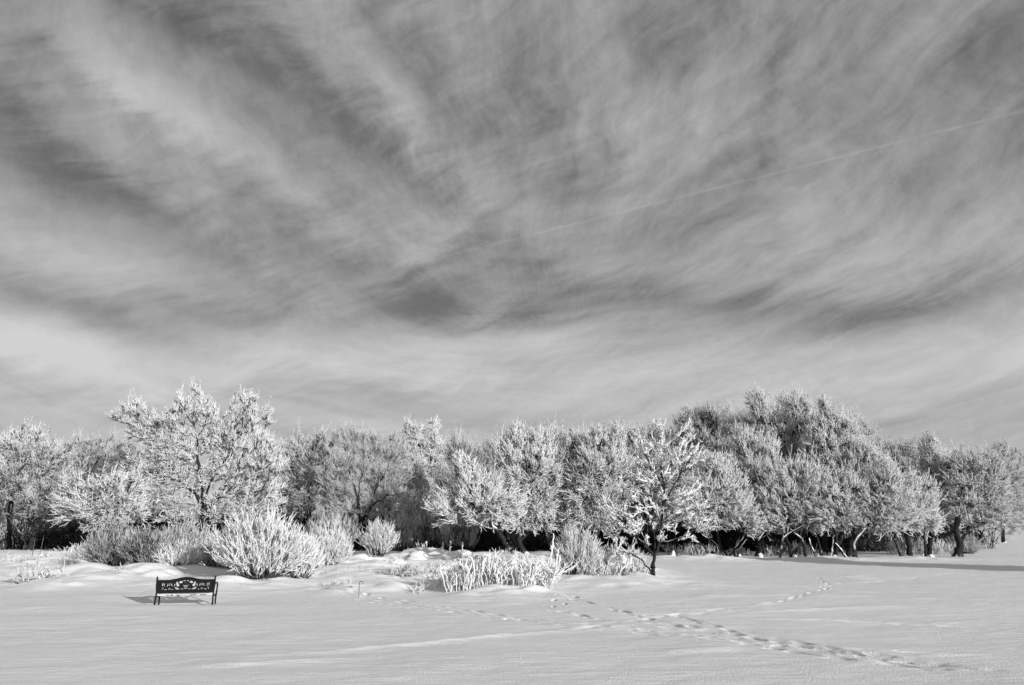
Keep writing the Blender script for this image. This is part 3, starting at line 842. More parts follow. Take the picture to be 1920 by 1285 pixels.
# ------------------------------------------------------------------ the young tree on its own
make_tree('young_tree', 'young tree standing alone in open snow, thick white frost and curled leaves', 'tree', (1226, 1088),
  [[(1226,1088),(1224,1065),(1227,1045),(1236,1020),(1240,985),(1243,945),(1245,915),(1240,880)],
   [(1227,1045),(1236,1020),(1262,1013),(1300,995)],
   [(1227,1045),(1215,1028),(1196,1010),(1175,985)],
   [(1224,1058),(1206,1052),(1185,1040),(1160,1030)],
   [(1227,1045),(1226,1000),(1222,950,0.3)],
   [(1243,945),(1258,920,-0.2),(1275,890,-0.3),(1300,850,-0.3)],
   [(1245,915),(1228,890),(1210,850)]],
  [(1232,830,22,38),(1205,850,22,40),(1275,850,30,45),(1305,880,28,45),(1240,890,50,35),(1285,820,18,25),(1200,905,35,40),(1250,950,55,35),
   (1190,960,42,38),(1285,950,35,30),(1150,960,18,20),(1300,1000,26,20),(1170,1010,36,26),(1215,1000,40,30),(1175,1045,30,14),(1316,985,10,14)],
  20.4, 11, npts=180, twigs=4, tl=(0.18, 0.42), tr=0.015, style='straight', fm='frost', trunk_r=0.05, sub=2, leaf=4, depth=0.9, up=0.35, fr0=0.95, bf=0.45, spread=0.5, limb_min=0.014, sides=4, zmin=0.35)

# ------------------------------------------------------------------ big trees, left to right
T = make_tree
T('leaning_tree', 'pale tree at the far left edge with a trunk leaning right from the snow', 'tree', (56, 1026),
  [[(56,1026),(62,1005),(78,985),(100,950),(120,910)],[(62,1005),(60,985),(75,965),(110,935),(140,900)],[(56,1026),(44,1008),(30,990),(10,960)]],
  [(60,900,60,50),(110,880,45,45),(20,880,50,60),(90,940,50,30),(60,850,40,28)], 40, 21, npts=300, twigs=8, tr=0.013, fm='frost_mid', trunk_r=0.14, fr0=0.1, style='bushy')
T('tall_white_tree', 'tall white frosted tree cut by the left edge of the photo', 'tree', (20, 1020),
  [[(20,1020),(18,960),(25,900),(35,850)]],
  [(40,830,20,36),(62,828,13,20),(20,870,40,46),(-20,870,50,50),(50,875,34,28)], 46, 22, npts=240, twigs=9, tr=0.02, fm='frost', trunk_r=0.14, fr0=0.15)
T('grey_tree', 'bare dark tree between the left edge and the big tree', 'tree', (150, 1020),
  [[(150,1020),(152,960),(160,900),(170,850)],[(152,960),(120,900),(100,850)],[(160,900),(195,850),(200,830)]],
  [(160,850,40,36),(205,845,34,34),(120,880,50,45),(190,890,55,40),(85,860,30,40),(230,870,35,40),(170,930,70,40)], 48, 23, npts=380, twigs=8, tr=0.013, fm='frost_thin', trunk_r=0.13, fr0=0.35, style='straight', tl=(0.4,0.9))
T('low_white_tree', 'low spreading white frosted tree left of the big tree, above the dark hollow', 'tree', (215, 1030),
  [[(215,1030),(205,1000),(190,970),(160,945)],[(205,1000),(180,985),(150,975)],[(205,1000),(225,960),(240,930)]],
  [(150,920,38,22),(135,945,30,20),(180,940,48,30),(220,925,45,35),(170,975,45,20),(235,965,40,25),(120,965,14,10)], 38, 24, npts=300, twigs=8, tr=0.018, fm='frost', trunk_r=0.10, fr0=0.30, up=0.2)
T('big_tree', 'biggest tree on the left, broad white crown on dark forking limbs', 'tree', (384, 1030),
  [[(384,1030),(384,985),(383,950),(380,925),(372,870),(368,820),(362,780)],
   [(380,950),(368,925),(345,905),(325,880)],
   [(383,940),(395,905),(415,875),(435,840),(455,800)],
   [(395,905),(430,890),(465,895),(490,910)],
   [(384,960),(410,935),(450,925),(480,930)],
   [(372,870),(345,840),(300,820),(260,795)],
   [(345,905),(300,890),(265,880)]],
  [(225,782,24,13),(255,778,34,24),(290,800,34,30),(262,815,30,20),(358,756,36,28),(335,790,34,30),(385,785,34,30),(455,765,30,28),(440,800,32,30),(485,800,26,40),(470,840,45,36),
   (330,840,50,34),(400,840,44,34),(290,860,48,34),(505,870,32,40),(440,880,55,40),(360,890,52,30),(260,900,45,32),(310,935,52,28),(490,930,50,34),(420,945,55,28),(360,975,60,24),(470,970,50,20)],
  41, 25, npts=1050, twigs=8, tr=0.019, fm='frost', trunk_r=0.26, fr0=0.32, style='willow', tl=(0.25,0.6), bf=0.4, limb_min=0.022, inner=0.2, bark='bark')
T('middle_tree', 'bare grey-brown tree just right of the big tree, dark upright trunk', 'tree', (578, 1030),
  [[(578,1030),(579,985),(580,945),(576,900),(582,860)],[(580,945),(560,915),(548,880)],[(580,945),(600,910),(612,875)]],
  [(560,850,32,32),(598,848,30,32),(580,880,50,35),(540,890,38,45),(615,890,32,40),(580,930,60,35),(540,950,40,30),(625,945,35,30)], 45, 26, npts=420, twigs=8, tr=0.015, fm='frost_mid', trunk_r=0.14, fr0=0.15, style='straight', tl=(0.35,0.8))
T('dark_tree', 'dark open-crowned tree in the middle with thin frost and forked black limbs', 'tree', (676, 1035),
  [[(676,1035),(676,1000),(675,970),(672,945),(674,905),(682,870),(680,830)],
   [(672,950),(655,930),(632,915),(620,890)],[(672,945),(662,900),(650,860),(645,830)],[(676,985),(694,950),(705,915),(725,880),(735,850)],[(694,950),(725,930),(755,925)]],
  [(650,825,28,24),(685,835,36,30),(735,845,34,30),(640,865,34,36),(700,870,50,34),(745,885,34,34),(620,900,24,30),(670,900,50,32),(735,930,46,28),(690,950,50,28),(630,950,34,24)],
  43, 27, npts=560, twigs=7, tr=0.012, fm='frost_thin', trunk_r=0.17, fr0=0.35, style='straight', tl=(0.3,0.75), limb_min=0.02, up=0.45)
T('white_birch', 'tall slender white tree with two spires rising above the middle treeline', 'tree', (795, 1020),
  [[(795,1020),(793,960),(788,900),(785,850),(783,815)],[(793,940),(806,890),(810,830),(812,800)]],
  [(770,812,16,22),(786,806,12,18),(812,802,9,20),(780,845,28,26),(812,840,20,26),(765,870,24,26),(800,880,36,30),(830,870,20,28),(775,915,34,28),(815,920,34,28)], 58, 28, npts=440, twigs=10, tr=0.028, fm='frost', trunk_r=0.14, fr0=0.8, style='bushy', tl=(0.3,0.7))
T('pale_birch', 'smaller pale tree close behind the right side of the two-spired tree', 'tree', (842, 1020),
  [[(842,1020),(840,950),(838,890),(834,850)]],
  [(832,855,16,22),(850,860,16,24),(836,890,26,26),(858,900,22,28),(845,930,34,26)], 60, 29, npts=240, twigs=9, tr=0.021, fm='frost', trunk_r=0.12, fr0=0.45, style='straight')
T('spiky_tree', 'thin grey tree with long upright bare shoots right of the white spires', 'tree', (868, 1025),
  [[(868,1025),(866,960),(862,900),(860,850)]],
  [(858,845,14,24),(868,870,26,28),(850,900,30,30),(885,890,24,26),(870,930,44,30)], 48, 30, npts=260, twigs=9, tr=0.014, fm='frost_mid', trunk_r=0.12, fr0=0.2, style='straight', tl=(0.5,1.2), up=0.9, spread=0.35)
T('leaning_willow', 'front frosted tree leaning left over the dark gap in the middle', 'tree', (962, 1046),
  [[(962,1046),(950,1022),(935,998),(905,970),(880,940),(872,900)],[(935,998),(900,985),(860,985),(835,965)],[(935,998),(940,970),(930,945)]],
  [(872,885,18,26),(880,915,30,26),(905,920,26,24),(865,950,34,26),(905,955,38,28),(835,965,24,20),(850,990,30,18),(900,992,46,16),(940,950,34,26),(960,975,28,18)], 30, 31, npts=380, twigs=10, tr=0.020, fm='frost', trunk_r=0.10, fr0=0.40, tl=(0.3,0.65))
W_ = 'willow'
T(W_, 'frosted willow with domed crown directly behind the tall frosted reeds', 'tree', (985, 1046),
  [[(985,1046),(975,1020),(970,990),(975,940),(985,890)],[(975,1020),(1000,980),(1010,940)]],
  [(975,840,34,26),(1010,855,26,28),(950,860,24,26),(985,880,42,30),(1020,900,30,28),(960,915,26,26),(1000,945,34,26),(965,970,40,24),(1005,985,38,20)], 35, 32, npts=420, twigs=10, tr=0.020, fm='frost', trunk_r=0.12, fr0=0.33, tl=(0.35,0.8))
T(W_, 'frosted willow with grey-topped crown between reeds and young tree, curved dark limb showing', 'tree', (1040, 1046),
  [[(1040,1046),(1030,1015),(1024,985),(1035,950),(1055,900)],[(1024,985),(1000,965),(985,930)]],
  [(1050,835,32,24),(1075,860,28,28),(1035,870,30,28),(1070,905,34,30),(1040,940,38,28),(1075,960,34,26),(1050,1000,38,20)], 36, 33, npts=360, twigs=10, tr=0.019, fm='frost_mid', trunk_r=0.12, fr0=0.35, tl=(0.35,0.8))
T(W_, 'frosted willow just left of the young tree, feathery upright top', 'tree', (1120, 1046),
  [[(1120,1046),(1118,1015),(1122,980),(1130,930),(1140,880)],[(1122,980),(1095,950),(1085,910)]],
  [(1120,840,24,24),(1148,835,24,24),(1110,880,34,30),(1150,880,32,30),(1095,925,34,28),(1140,930,38,30),(1110,970,42,24),(1150,985,36,24),(1115,1010,40,16)], 35, 34, npts=420, twigs=10, tr=0.019, fm='frost', trunk_r=0.12, fr0=0.27, tl=(0.35,0.8))
T(W_, 'frosted willow hidden behind the young tree, only its grey top clear', 'tree', (1215, 1042),
  [[(1215,1042),(1212,1000),(1208,950),(1205,900)]],
  [(1190,838,26,24),(1225,835,26,26),(1200,870,34,30),(1240,880,36,30),(1200,920,40,34),(1250,930,36,34),(1220,970,46,26)], 38, 35, npts=340, twigs=9, tr=0.016, fm='frost_mid', trunk_r=0.13, fr0=0.15, tl=(0.35,0.8))
# the large clump on the right
T(W_, 'willow at the left shoulder of the large clump, spiky grey top', 'tree', (1292, 1046),
  [[(1292,1046),(1290,1010),(1295,960),(1300,900)]],
  [(1290,800,24,22),(1325,795,26,26),(1290,830,30,26),(1330,835,30,28),(1300,870,36,28),(1345,870,30,26),(1310,920,44,30)], 41, 36, npts=340, twigs=9, tr=0.017, fm='frost_mid', trunk_r=0.14, fr0=0.12, tl=(0.35,0.85))
T(W_, 'low willow just right of the young tree whose pale pole-like limb slants to the ground', 'tree', (1365, 1050),
  [[(1365,1050),(1352,1030),(1330,1010),(1310,990)],[(1365,1050),(1378,1028),(1395,1005),(1410,985)],[(1352,1030),(1345,1000),(1342,950)]],
  [(1345,890,28,24),(1320,925,30,26),(1365,925,34,28),(1300,955,28,24),(1345,965,38,26),(1385,960,30,26),(1400,985,26,20),(1320,985,28,14)], 34, 37, npts=360, twigs=11, tr=0.020, fm='frost', trunk_r=0.075, fr0=0.27, tl=(0.35,0.75))
T(W_, 'tall willow behind the large clump with a dull grey thinly frosted crown', 'tree', (1405, 1044),
  [[(1405,1044),(1404,1000),(1402,940),(1400,870)]],
  [(1395,800,34,24),(1430,800,34,24),(1370,825,26,22),(1410,835,44,26),(1450,840,36,26),(1390,870,40,26),(1370,880,30,24)], 44, 38, npts=420, twigs=10, tr=0.012, fm='frost_thin', trunk_r=0.16, fr0=0.35, tl=(0.35,0.8))
T(W_, 'willow with thick black trunk in the left half of the large clump', 'tree', (1424, 1049),
  [[(1424,1049),(1426,1020),(1422,980),(1418,930),(1412,880)],[(1426,1020),(1440,985),(1455,950)]],
  [(1405,840,34,20),(1430,855,34,24),(1400,880,36,26),(1440,895,40,30),(1400,930,38,28),(1440,940,40,28),(1425,975,46,22),(1395,1000,30,12)], 36, 39, npts=430, twigs=11, tr=0.020, fm='frost', trunk_r=0.17, fr0=0.27, tl=(0.35,0.75))
T(W_, 'highest willow of the large clump, bright twin tips at the summit', 'tree', (1465, 1049),
  [[(1465,1049),(1470,1015),(1478,960),(1482,900),(1488,840)],[(1478,960),(1500,910),(1520,870)]],
  [(1486,770,20,22),(1502,775,16,22),(1425,765,18,20),(1442,790,24,20),(1490,800,38,26),(1520,815,32,26),(1470,830,38,24),(1510,850,40,28),(1475,870,40,28)], 39, 40, npts=520, twigs=10, tr=0.021, fm='frost', trunk_r=0.16, fr0=0.30, tl=(0.35,0.8))
T(W_, 'willow with two short forked black trunks in the middle of the large clump', 'tree', (1486, 1049),
  [[(1486,1049),(1480,1028),(1474,1005),(1478,970)],[(1486,1049),(1500,1020),(1512,990),(1520,950)]],
  [(1470,905,36,26),(1500,900,34,26),(1465,940,36,26),(1505,935,38,28),(1480,970,42,24),(1460,995,34,16),(1515,975,34,24)], 35, 41, npts=360, twigs=11, tr=0.020, fm='frost', trunk_r=0.10, fr0=0.25, tl=(0.35,0.75))
T(W_, 'slender white-tipped willow on the right shoulder of the large clump', 'tree', (1548, 1049),
  [[(1548,1049),(1546,1010),(1548,960),(1550,900),(1548,840)],[(1546,1010),(1540,990),(1530,970)]],
  [(1547,775,9,22),(1552,800,20,22),(1575,815,28,24),(1540,830,32,24),(1580,850,36,28),(1545,870,40,28),(1600,860,24,30),(1570,895,44,26)], 37, 42, npts=470, twigs=10, tr=0.021, fm='frost', trunk_r=0.13, fr0=0.33, tl=(0.3,0.7))
T(W_, 'willow with a white forked stem rising from a snow heap in the large clump', 'tree', (1566, 1049),
  [[(1566,1049),(1570,1025),(1566,1000),(1560,975)],[(1570,1025),(1580,1000),(1590,975)]],
  [(1545,925,36,24),(1585,925,36,26),(1550,960,34,24),(1585,965,36,24),(1560,990,42,14)], 34.5, 43, npts=300, twigs=11, tr=0.020, fm='frost', trunk_r=0.085, fr0=0.27, tl=(0.35,0.7))
T(W_, 'willow with two close thick black trunks right of the middle of the large clump', 'tree', (1592, 1049),
  [[(1592,1049),(1594,1020),(1600,980),(1612,930)],[(1592,1049),(1582,1030),(1574,1012)]],
  [(1620,870,32,28),(1640,895,34,28),(1610,905,36,26),(1625,940,42,26),(1600,965,34,22),(1640,965,36,20)], 36, 44, npts=360, twigs=11, tr=0.020, fm='frost', trunk_r=0.15, fr0=0.33, tl=(0.35,0.75))
T(W_, 'willow with long pale limb sweeping up right, in the right half of the clump', 'tree', (1604, 1049),
  [[(1604,1049),(1600,1020),(1606,1002),(1630,985),(1655,965)],[(1600,1020),(1640,960),(1655,930)]],
  [(1655,900,28,26),(1670,935,34,26),(1640,945,34,22),(1665,965,42,24),(1690,975,28,20),(1640,985,36,12)], 34.2, 45, npts=300, twigs=11, tr=0.020, fm='frost_mid', trunk_r=0.09, fr0=0.45, tl=(0.35,0.75))
T(W_, 'bright dome-crowned willow at the right foot of the large clump', 'tree', (1706, 1046),
  [[(1706,1046),(1702,1015),(1700,980),(1705,940)],[(1706,1046),(1694,1020),(1685,1000)]],
  [(1690,925,28,26),(1715,925,32,32),(1700,955,36,24),(1725,960,30,28),(1700,985,44,18),(1735,985,28,18)], 35, 46, npts=330, twigs=11, tr=0.021, fm='frost', trunk_r=0.13, fr0=0.42, tl=(0.35,0.7))
T(W_, 'thinly frosted willow behind the right foot of the clump', 'tree', (1690, 1040),
  [[(1690,1040),(1690,1000),(1692,940),(1695,890)]],
  [(1660,855,28,20),(1695,865,30,24),(1675,885,34,24),(1715,885,28,22),(1690,905,40,24)], 42, 47, npts=280, twigs=9, tr=0.015, fm='frost_mid', trunk_r=0.13, fr0=0.1, tl=(0.35,0.8))
T(W_, 'willow with plume-like upright bright crown left of the last trunk', 'tree', (1742, 1043),
  [[(1742,1043),(1744,1010),(1750,960),(1758,910)]],
  [(1742,845,13,18),(1750,870,24,24),(1775,885,20,26),(1745,905,30,24),(1772,925,28,30),(1750,950,32,26),(1780,960,24,22),(1765,985,34,16)], 37, 48, npts=360, twigs=10, tr=0.020, fm='frost', trunk_r=0.12, fr0=0.30, tl=(0.35,0.75))
T(W_, 'last willow on the right, thick leaning black trunk and open crown with dark limbs', 'tree', (1795, 1044),
  [[(1795,1044),(1800,1020),(1792,998),(1795,970),(1815,950)],[(1800,1020),(1820,985),(1850,965),(1870,955)],[(1795,970),(1812,920),(1830,890)]],
  [(1815,875,26,22),(1845,880,28,26),(1860,910,24,30),(1820,915,34,26),(1850,950,32,24),(1810,950,32,24),(1865,975,22,18),(1830,985,30,14),(1780,995,24,10)], 35, 49, npts=380, twigs=9, tr=0.018, fm='frost_mid', trunk_r=0.17, fr0=0.35, tl=(0.3,0.7))
T('far_tree', 'more distant dark-twigged tree at the right edge, above the open snow', 'tree', (1880, 1006),
  [[(1880,1006),(1880,970),(1878,920),(1876,880)]],
  [(1866,858,16,20),(1885,850,20,24),(1875,890,32,28),(1900,880,30,40),(1880,940,40,36),(1910,930,40,50),(1885,985,36,22)], 62, 50, npts=380, twigs=8, tr=0.020, fm='frost_thin', trunk_r=0.16, fr0=0.4, style='straight', zmin=0.5)

# ------------------------------------------------------------------ trees behind, copied from four of their kind
def copy_thing(src, name, loc, rz, sc, label, group):
    c = src.copy(); c.name = name; COL.objects.link(c)
    c.location = loc; c.rotation_euler = (0, 0, rz); c.scale = (sc, sc, sc)
    c['label'] = label; c['group'] = group
    for ch in [o for o in src.children]:
        d = ch.copy(); COL.objects.link(d); d.parent = c
    return c
GR = 'thin grey trees standing behind the frosted front rows'
protos = []
for k, (bx_, seed) in enumerate([(300, 61), (880, 62), (1150, 63), (1500, 64)]):
    top = (865, 860, 850, 850)[k]
    cl = [(bx_ - 12, top - 20, 20, 22), (bx_ + 18, top - 8, 20, 24), (bx_ - 30, top + 20, 26, 28), (bx_ + 30, top + 25, 26, 28), (bx_, top + 45, 42, 34), (bx_ - 25, top + 85, 36, 30), (bx_ + 25, top + 85, 36, 30), (bx_, top + 120, 52, 30)]
    protos.append(T('background_tree', None, 'tree', (bx_, 1012), [[(bx_, 1012), (bx_ + 2, 960), (bx_ - 3, top + 60), (bx_, top + 10)], [(bx_ + 2, 960), (bx_ + 20, top + 70), (bx_ + 26, top + 30)]],
        cl, 55, seed, npts=330, twigs=9, tr=0.017, fm='frost_thin', trunk_r=0.13, fr0=0.45, style='straight', tl=(0.4, 1.0), up=0.6, group=GR))
BACK = [  # px, distance, scale, where
 (-10,56,1.0,'just beyond the left edge of the trees'),(100,57,0.95,'behind the bare dark tree on the left'),(260,56,0.9,'behind the left limbs of the biggest tree'),
 (440,57,0.9,'behind the right limbs of the biggest tree'),(530,54,0.92,'in the gap right of the biggest tree'),(630,55,0.9,'left behind the dark open-crowned tree'),
 (715,56,0.9,'right behind the dark open-crowned tree'),(775,52,0.72,'low in front of the two white spires'),(900,50,0.82,'behind the leaning front tree'),(935,47,0.86,'left of the domed willow behind the reeds'),
 (1030,50,0.93,'behind the domed willow and the reeds'),(1095,48,0.9,'behind the gap left of the young tree'),(1170,50,0.93,'above and left of the young tree'),(1245,50,0.98,'right behind the young tree'),
 (1350,52,1.12,'behind the left shoulder of the large clump'),(1430,50,1.2,'behind the dull grey crown of the clump'),(1530,52,1.3,'behind the summit of the large clump'),(1620,50,1.15,'behind the right shoulder of the large clump'),
 (1720,52,0.9,'behind the bright dome at the right foot'),(1790,54,0.88,'behind the plume-like willow on the right'),(1840,56,0.82,'behind the last willow on the right'),(1600,46,1.05,'inside the right half of the large clump'),(1380,46,1.1,'inside the left half of the large clump')]
rs = np.random.RandomState(77)
for i, (px, D, sc, wh) in enumerate(BACK):
    x = at(px, 1012, D)[0]; loc = (x, D, gz(x, D) - 0.05)
    lab = 'thin grey tree ' + wh
    if i < 4:
        o = protos[i]; o.location = loc; o.scale = (sc,) * 3; o['label'] = lab
    else:
        copy_thing(protos[i % 4], 'background_tree', loc, rs.uniform(0, 6.28), sc * rs.uniform(0.95, 1.05), lab, GR)

# ------------------------------------------------------------------ dark thicket under the trees
for (px, w_, D_, sd_, lab) in [(742,90,41.5,161,'dim upright bush of fine stems between the dark tree and the two white spires'),(800,100,42,162,'dim upright bush of fine stems below the two white spires'),(860,80,41,163,'dim upright bush of fine stems behind the left tips of the leaning tree'),(620,100,41,164,'dim upright bush of fine stems left of the dark open-crowned tree')]:
    shrub('thicket_bush', lab, 'bush', (px, 1038), (px, 925 + (px * 7) % 50), w_, sd_, stems=200, r=0.013, fm='frost_thin', D=D_, side=4, fr0=0.08, upright=1.1, sl=(0.3,0.7), spread=0.35, rootw=0.7, depth=0.5)
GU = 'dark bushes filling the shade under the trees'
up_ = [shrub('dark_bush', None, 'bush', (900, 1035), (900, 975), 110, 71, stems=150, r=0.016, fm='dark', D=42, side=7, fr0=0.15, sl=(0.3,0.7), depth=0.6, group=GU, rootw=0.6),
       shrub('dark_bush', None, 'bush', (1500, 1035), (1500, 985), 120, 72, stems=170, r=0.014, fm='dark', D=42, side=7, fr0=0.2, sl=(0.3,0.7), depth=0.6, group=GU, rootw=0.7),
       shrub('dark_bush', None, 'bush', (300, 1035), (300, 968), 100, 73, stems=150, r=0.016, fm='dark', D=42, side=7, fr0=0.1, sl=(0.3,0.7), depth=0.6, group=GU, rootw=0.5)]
UN = [(135,45,0.8,'in the dark hollow under the low white tree'),(200,44,0.9,'behind the left end of the long grey hedge'),(280,45,1.2,'under the left limbs of the biggest tree'),(355,45,1.0,'left of the biggest trunk'),
 (440,46,1.1,'right of the biggest trunk'),(520,44,1.1,'behind the big white fountain-shaped bush'),(590,46,1.2,'under the grey-brown tree in the middle'),(655,44,1.15,'behind the small pointed bush'),
 (725,44,1.1,'right of the dark tree trunk'),(790,43,1.1,'behind the upright broken stalks'),(850,43,0.9,'left end of the black gap above the reeds'),(910,42,0.85,'middle of the black gap above the reeds'),
 (970,42,0.85,'behind the slanting stems above the reeds'),(1040,43,0.9,'behind the tall upright bush'),(1110,43,0.9,'left behind the young tree trunk'),(1180,44,0.8,'behind the white-capped reeds'),
 (1255,42,0.8,'right behind the young tree trunk'),(1310,42,0.85,'behind the slanting pale limb'),(1370,42,0.85,'between slanting limb and thick black trunk'),(1430,42,0.85,'behind the thick black trunk in the clump'),
 (1490,42,0.85,'behind the forked black trunks in the clump'),(1550,42,0.85,'behind the white forked stem'),(1620,42,0.85,'right of the close twin trunks'),(1675,43,0.8,'in the dark gap with no trunks'),
 (1730,43,0.75,'behind the last grass tufts on the right'),(1790,42,0.6,'behind the last leaning trunk')]
first = {}
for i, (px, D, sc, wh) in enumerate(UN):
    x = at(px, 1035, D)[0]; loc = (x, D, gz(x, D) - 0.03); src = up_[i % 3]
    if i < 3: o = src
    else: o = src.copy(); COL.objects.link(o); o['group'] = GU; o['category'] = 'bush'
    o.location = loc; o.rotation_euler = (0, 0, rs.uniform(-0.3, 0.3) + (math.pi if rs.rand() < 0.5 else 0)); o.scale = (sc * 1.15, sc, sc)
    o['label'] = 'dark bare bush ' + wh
# second, deeper row as one mass nobody could count
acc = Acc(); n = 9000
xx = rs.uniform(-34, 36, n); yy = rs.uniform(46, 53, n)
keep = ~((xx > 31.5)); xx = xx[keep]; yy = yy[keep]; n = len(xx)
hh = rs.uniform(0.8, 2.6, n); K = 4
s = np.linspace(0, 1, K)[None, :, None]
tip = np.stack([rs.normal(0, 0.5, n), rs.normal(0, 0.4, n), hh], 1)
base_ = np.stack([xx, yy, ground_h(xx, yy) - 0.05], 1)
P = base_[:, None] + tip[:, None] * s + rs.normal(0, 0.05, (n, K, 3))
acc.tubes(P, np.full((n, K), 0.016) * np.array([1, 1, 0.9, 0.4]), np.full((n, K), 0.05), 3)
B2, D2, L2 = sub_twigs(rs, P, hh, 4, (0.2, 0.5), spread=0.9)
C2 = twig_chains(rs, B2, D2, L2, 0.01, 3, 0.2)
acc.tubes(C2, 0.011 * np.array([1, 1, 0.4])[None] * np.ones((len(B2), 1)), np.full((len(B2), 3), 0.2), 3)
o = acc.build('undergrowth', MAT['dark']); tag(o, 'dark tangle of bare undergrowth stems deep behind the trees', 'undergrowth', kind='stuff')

# ------------------------------------------------------------------ shrubs in front
shrub('hedge_bush', 'left end of the long grey hedge, splayed long shoots above darker base', 'bush', (205,1074), (205,990), 100, 81, stems=190, r=0.009, fm='frost_thin', side=6, fr0=0.0, upright=0.7, sl=(0.2,0.5), depth=0.8)
shrub('hedge_bush', 'middle bush of the long grey hedge, behind the left leg of the bench', 'bush', (270,1076), (270,994), 110, 82, stems=210, r=0.009, fm='frost_thin', side=6, fr0=-0.1, upright=0.8, sl=(0.2,0.5), depth=0.7)
shrub('hedge_bush', 'right bush of the long grey hedge, behind the bench', 'bush', (345,1072), (345,990), 120, 83, stems=200, r=0.010, fm='frost_thin', side=6, fr0=0.12, upright=0.8, sl=(0.2,0.5), depth=0.7)
shrub('hedge_bush', 'low sprawling grey bush at the left foot of the long hedge', 'bush', (165,1060), (160,1022), 70, 84, stems=90, r=0.010, fm='frost_mid', side=5, fr0=0.3, upright=0.4, sl=(0.15,0.4))
shrub('hedge_bush', 'fine grey brush joining the long hedge to the fountain-shaped white bush', 'bush', (408,1078), (405,1004), 90, 184, stems=150, r=0.010, fm='frost_mid', side=6, fr0=0.2, upright=0.7, sl=(0.18,0.4), D=21.5)
shrub('white_bush', 'small white antler-twigged bush right behind the bench', 'bush', (335,1086), (322,1026), 90, 85, stems=55, r=0.014, fm='frost', side=7, fr0=0.6, upright=0.3, sl=(0.15,0.4), spread=0.4)
shrub('white_bush', 'large fountain-shaped bush of thick white twigs right of the bench', 'bush', (490,1096), (475,968), 205, 86, stems=380, r=0.0145, fm='frost', side=6, fr0=0.45, upright=0.55, sl=(0.18,0.45), lean=(-4,0), spread=0.42, rootw=0.3, depth=0.75)
shrub('white_bush', 'dense dome-shaped white bush joined to the right of the fountain-shaped one', 'bush', (565,1092), (560,1010), 70, 87, stems=130, r=0.013, fm='frost', side=6, fr0=0.4, upright=0.5, sl=(0.15,0.35), D=19.5, spread=0.42)
shrub('white_bush', 'second bright fan-shaped bush with finer shoots, next to the snow path', 'bush', (605,1076), (600,988), 96, 88, stems=220, r=0.011, fm='frost', side=6, fr0=0.38, upright=0.7, sl=(0.18,0.4), spread=0.4)
shrub('pointed_bush', 'small bush with tall upright shoots standing alone in front of the dark trees', 'bush', (706,1066), (704,984), 76, 89, stems=120, r=0.011, fm='frost', side=6, fr0=0.25, upright=1.0, sl=(0.15,0.4), spread=0.38)
shrub('reed_bush', 'upright bush of long fine shoots between the reeds and the young tree', 'bush', (1085,1089), (1082,1000), 92, 90, stems=210, r=0.013, fm='frost_mid', side=5, fr0=0.35, upright=1.1, sl=(0.2,0.4), spread=0.32, rootw=0.5)
shrub('low_bush', 'frosted leafy bush with snow lumps just left of the young tree', 'bush', (1165,1078), (1160,1030), 100, 91, stems=110, r=0.012, fm='frost', side=7, fr0=0.3, upright=0.5, sl=(0.1,0.3), D=23)
R_ = reeds
GRD = 'clumps of tall frosted reeds'
R_('reed_clump', 'thick white reeds at the left end of the reed bed', 'reeds', (868,1110), (862,1042), 62, 101, n=108, r=0.0115, group=GRD, droop=0.5)
R_('reed_clump', 'thick white reeds second from the left end of the reed bed', 'reeds', (915,1108), (912,1034), 62, 102, n=137, r=0.0115, group=GRD, droop=0.4, depth=0.7)
R_('reed_clump', 'drooping white reeds in the middle of the reed bed behind the snow heap', 'reeds', (962,1106), (960,1038), 62, 103, n=137, r=0.0115, group=GRD, droop=0.7, depth=0.7)
R_('reed_clump', 'tangled white reeds at the right end of the reed bed', 'reeds', (1010,1103), (1012,1040), 66, 104, n=145, r=0.0115, group=GRD, droop=0.9, depth=0.8, lean=0.25)
R_('reed_clump', 'low white reeds in front of the leafy bush left of the young tree', 'reeds', (1150,1088), (1150,1046), 80, 105, n=85, r=0.012, group=GRD, droop=0.5)
R_('reed_clump', 'short sparse reeds nearest the young tree trunk', 'reeds', (1192,1087), (1190,1058), 40, 106, n=30, r=0.009, group=GRD, droop=0.3)
R_('stalk_clump', 'broken upright stalks in front of the black gap, beside the snow heap', 'dead stalks', (785,1058), (785,1018), 60, 108, n=40, r=0.016, fm='frost_mid', droop=0.3, fr0=0.35)
GS = 'single tall stalks standing against the dark gap'
